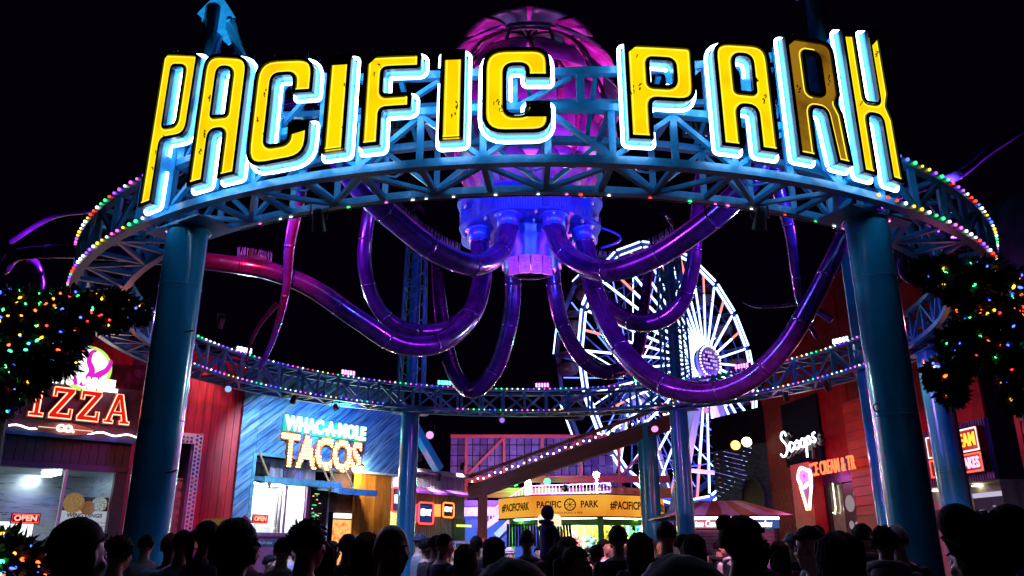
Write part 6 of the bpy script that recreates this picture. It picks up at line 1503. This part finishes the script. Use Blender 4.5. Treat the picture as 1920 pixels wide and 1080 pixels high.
def person(px,d,h,face,label,top='black',legs='denim',hair='short',hc='black',skin='mid',pose='stand',fem=False,extra=None,zoff=0,lift=None,group='people in the crowd'):
    if 4.5<d<15 and pose!='ride': h+=.07
    p=at(px,1035,d); s_=h/1.75
    t=thing('person',label,'person',(p.x,p.y,zoff),R(face),group); t.scale=(s_,s_,s_)
    o=bpy.data.objects.new('body',body(pose,fem)); col.objects.link(o); o.parent=t
    for i,m in enumerate((SK[skin],CL[top],CL[legs],M['black'])): o.material_slots[i].link='OBJECT'; o.material_slots[i].material=m
    if d<16:
        for sx in (-1,1):
            e=bpy.data.objects.new('eye',EYE_ME); col.objects.link(e); e.parent=t; e.location=HC+Vector((sx*.030,-.079,.002))
            e=bpy.data.objects.new('eyebrow',BROW); col.objects.link(e); e.parent=t; e.location=HC+Vector((sx*.032,-.093,.024)); e.scale=(sx,1,1)
    for kind,m in ([(hair,HM[hc])] if hair and hair not in ('cap','beanie','hood') else [(hair,CL[hc])] if hair else [])+([(extra,CL[top])] if extra else [])+([('short',HM['black'])] if hair in ('cap',) else []):
        key=(kind,m.name)
        if key not in HAIR: HAIR[key]=hair_mesh(kind).mesh('hair' if kind not in ('cap','beanie','hood','hoodback') else {'cap':'cap','beanie':'beanie','hood':'hood','hoodback':'hood'}[kind],m)
        q=bpy.data.objects.new(HAIR[key].name.split('.')[0],HAIR[key]); col.objects.link(q); q.parent=t
        if kind=='hood' or kind=='hoodback': pass
    return t
AW=180   # facing away from the camera
F_='people in the crowd'
# ---- nearest heads
person(140,2.75,1.745,AW-18,'large dark head of a close cropped person in front of the pizza menu',top='navy',hair='fade',skin='deep',extra=None)
person(437,3.1,1.755,AW+15,'tall dark head of a short haired person right of the red doorway',top='black',hair='short',skin='deep')
person(733,3.75,1.765,25,'bald man facing the camera before the orange boards',top='black',hair=None,skin='mid')
person(1393,3.9,1.79,70,'person with a high bun turned right before the candy kiosk',top='purple',hair='bun',skin='deep',fem=True)
person(1848,2.35,1.735,AW+10,'big dark head with two hair buns in front of the right shop menu',top='black',hair='buns2',skin='deep',fem=True)
person(1275,1.5,1.625,AW,'rounded dark hooded head close to the camera at bottom centre right',top='royal',hair='hood',hc='navy')
person(960,1.9,1.615,AW+20,'low dark hooded head close to the camera at bottom centre',top='black',hair='hood',hc='black')
person(575,4.6,1.72,AW-30,'curly haired person with pink lit cheek before the taco window',top='black',hair='curly',skin='mid')
# ---- left middle
person(340,7.2,1.735,AW+5,'man in a pale blue shirt seen from behind beside the left column',top='paleblue',hair='fade',skin='deep',legs='black')
person(318,8.2,1.72,AW+25,'person in a red cap and cyan shirt beside the left column',top='cyan',hair='cap',hc='red',skin='deep')
person(383,7.0,1.80,AW-35,'person in a purple top with black hair before the red wall',top='purple',hair='tail',fem=True,skin='deep')
person(548,12.5,1.70,60,'person in a lilac cap before the white taco window',top='lilac',hair='cap',hc='lilac',skin='light')
person(590,10,1.78,AW-20,'dark haired person in black before the taco menu screens',top='black',hair='curly')
person(622,11,1.68,75,'person in a white shirt turned right before the food picture',top='white',hair='short',skin='light',pose='phone')
person(651,8.3,1.72,AW,'person in a black shirt below the glowing food picture',top='black',hair='short',skin='deep')
person(688,6.6,1.70,AW-10,'woman with long brown hair left of the bald man',top='maroon',hair='long',hc='auburn',fem=True)
person(507,11.5,1.5,90,'short person in white bending at the taco ticket window',top='lilac',hair='short',skin='light',pose='phone')
# ---- behind the bald man towards the grey shop
person(787,13,1.80,110,'bearded looking person in a dark beanie right of the teal column',top='grey',hair='beanie',hc='navy',skin='light')
person(800,11.5,1.72,100,'young person in a black jacket beside the teal column',top='black',hair='short',skin='light')
person(818,10.5,1.74,95,'person in an olive jacket turned right before the spiky plants',top='olive',hair='short',skin='light')
person(832,9.2,1.74,AW-50,'short haired person in a navy shirt before the grey shop doorway',top='navy',hair='fade',skin='light')
person(850,15,1.68,30,'blonde person in dark clothes left of the ticket machine',top='black',hair='long',hc='blonde',skin='light',fem=True)
person(872,8.2,1.62,AW+10,'woman with wavy auburn hair below the ticket machine',top='black',hair='long',hc='auburn',fem=True)
person(893,12,1.76,AW,'short haired person in black right of the ticket machine',top='black',hair='short',skin='deep')
person(908,12.5,1.72,20,'person in a red baseball cap before the rust post',top='tan',hair='cap',hc='red',skin='light')
person(955,14,1.6,10,'person in a white knit hat before the booth counter',top='black',hair='beanie',hc='white',skin='light')
person(988,10.5,1.80,AW+12,'person in a dark cap seen from behind before the dark awning',top='black',hair='cap',hc='black',skin='deep')
carrier=person(1030,9.6,1.76,AW-8,'person in a black shirt with white script print carrying the hooded child',top='black',hair='short',skin='mid')
ch=person(1028,9.55,1.18,AW-60,'child in a blue hooded top riding on shoulders above the crowd',top='royal',legs='navy',hair='hood',hc='royal',skin='mid',pose='ride',zoff=.95)
# script print on the shirt back
q=carrier; bw=Matrix.Translation((0,.135,1.22))@Matrix.Rotation(R(90),4,'X')@Matrix.Rotation(R(180),4,'Y')
me_=text('The road',.10,bw,M['white'],None,'shirt_print',.001,.002,shear=.3); me_.parent=carrier
# ---- centre right
person(1066,9,1.70,75,'woman with brown hair and glasses turned right below the booth',top='black',hair='long',hc='brown',fem=True,skin='light')
person(1048,6.2,1.60,AW+20,'person with blonde brown hair low before the booth',top='black',hair='long',hc='brown',fem=True,skin='light')
person(1078,5.9,1.59,70,'young woman with hand near her chin turned right at bottom centre',top='black',hair='tail',fem=True,skin='light',pose='phone')
person(1103,15,1.66,20,'woman with long light brown hair before the plush prizes',top='tan',hair='long',hc='brown',fem=True,skin='light')
person(1118,10,1.62,AW+30,'person with a topknot in black before the green booth post',top='black',hair='bun',fem=True)
person(1132,14,1.74,80,'person in a white top turned right before the green booth post',top='white',hair='short',skin='light')
pb=person(1160,8.2,1.80,AW,'tall person in a black shirt with a pale print on the back',top='black',hair='short',skin='mid')
me_=MB(Matrix.Translation((0,.137,1.2))); 
random.seed(8)
for k in range(9): a,b=random.uniform(-.08,.05),random.uniform(-.1,.08); me_.box((a,0,b),(a+random.uniform(.02,.06),.004,b+random.uniform(.02,.06)))
me_=me_.build('shirt_print',CL['white'],None); me_.parent=pb
person(1181,13,1.66,0,'person in a grey hood facing the camera under the booth lights',top='grey',hair='hood',hc='grey',skin='light')
person(1200,7.6,1.72,AW-8,'woman with long straight black hair seen from behind below the green post',top='maroon',hair='long',fem=True)
person(1220,12.5,1.74,AW,'dark haired person in black left of the candy kiosk',top='black',hair='short')
person(1252,8.0,1.83,AW-20,'tall person with short dark hair in a grey jacket before the kiosk',top='navy',hair='short',skin='light')
person(1283,9.5,1.74,60,'person with pink lit face beside the rear right column',top='black',hair='short',skin='light')
person(1303,9.0,1.73,AW-15,'woman with long black hair below the rear right column',top='black',hair='long',fem=True)
person(1326,16,1.60,60,'woman with long hair and a lilac top before the shutter',top='lilac',hair='long',fem=True,skin='light')
person(1350,14.5,1.72,75,'boy in a dark hoodie turned right before the shutter',top='black',hair='short',extra='hoodback',skin='light')
# ---- right
person(1435,14,1.66,-20,'person in a purple jacket facing the camera right of the kiosk',top='purple',hair='short',skin='light')
person(1460,9.5,1.66,AW,'woman with long dark hair before the lattice wall',top='maroon',hair='long',hc='brown',fem=True)
person(1488,9.8,1.76,AW-30,'person in a dark knit hat before the red pier',top='black',hair='beanie',hc='grey')
person(1508,10.5,1.73,AW+20,'person with red lit hair before the red pier',top='black',hair='curly',hc='auburn')
person(1522,4.9,1.70,-58,'woman with tied dark hair looking left at lower right',top='black',hair='bun',fem=True,skin='light')
person(1575,4.3,1.73,AW-25,'woman with shoulder length dark hair and a pale blue top at lower right',top='paleblue',hair='bob',fem=True,skin='light')
person(1556,12,1.78,AW,'person in a red cap before the ice cream shop door',top='grey',hair='cap',hc='red',skin='light')
person(1588,11,1.74,AW+40,'person in black wearing glasses before the ice cream shop poster',top='black',hair='short',skin='light')
person(1622,7.6,1.80,AW-12,'person in a pale grey hooded sweatshirt before the siding',top='grey',hair='short',extra='hoodback',skin='mid')
person(1661,6.6,1.74,AW-30,'person in a dark grey hooded jacket beside the thick right column',top='grey',hair='curly',extra='hoodback',skin='deep')
person(1684,7.2,1.77,AW,'person in a black and white cap touching the thick right column',top='black',hair='cap',hc='white',skin='light')
person(1912,6.5,1.72,AW+30,'person in black half cut by the right edge',top='black',hair='short',skin='light')
# ---- fill the middle of the crowd
person(222,6.0,1.66,AW-10,'person in a denim jacket between the left column and the pizza menu',top='denim',hair='curly')
person(272,10,1.74,AW+10,'person in a white top just left of the thick left column base',top='white',hair='short',skin='light')
person(408,11,1.70,AW+30,'person in a cyan top behind the purple clad person',top='cyan',hair='long',hc='brown',fem=True,skin='light')
person(470,9.0,1.66,AW-20,'person with a ponytail in pink before the blue taco wall',top='pink',hair='tail',fem=True,skin='light')
person(530,8.0,1.68,AW+10,'person in a grey top left of the curly haired person',top='grey',hair='short',skin='light')
person(605,7.0,1.64,AW+35,'person in a lilac top right of the curly haired person',top='lilac',hair='bob',fem=True,skin='light')
person(668,12.5,1.76,AW-5,'person in a tan jacket before the orange boards',top='tan',hair='cap',hc='navy',skin='light')
person(928,9.0,1.70,AW-25,'person in a pink top right of the rust post',top='pink',hair='bob',hc='brown',fem=True,skin='light')
person(942,17,1.72,20,'person in a white shirt standing under the blue stair',top='white',hair='short',skin='light')
person(1010,16,1.70,10,'person in a cyan shirt before the dark awning',top='cyan',hair='short',skin='light')
person(1145,18,1.74,-15,'person in a tan shirt at the booth counter',top='tan',hair='short',skin='light')
person(1240,14,1.68,AW+15,'person in a pink jacket between the booth and the kiosk',top='pink',hair='long',hc='blonde',fem=True,skin='light')
person(1375,12,1.72,AW-10,'person in a white hooded sweatshirt right of the kiosk shutter',top='white',hair='short',extra='hoodback',skin='mid')
person(1420,7.5,1.70,AW+20,'person in a navy jacket left of the lattice wall',top='navy',hair='beanie',hc='maroon')
person(1538,8.5,1.70,AW-20,'person in a white top before the glazed door',top='white',hair='bob',hc='brown',fem=True,skin='light')
person(1640,10.5,1.72,AW,'person in a maroon jacket before the bright red post',top='maroon',hair='short',skin='light')
bpy.data.collections.remove(tmpc)
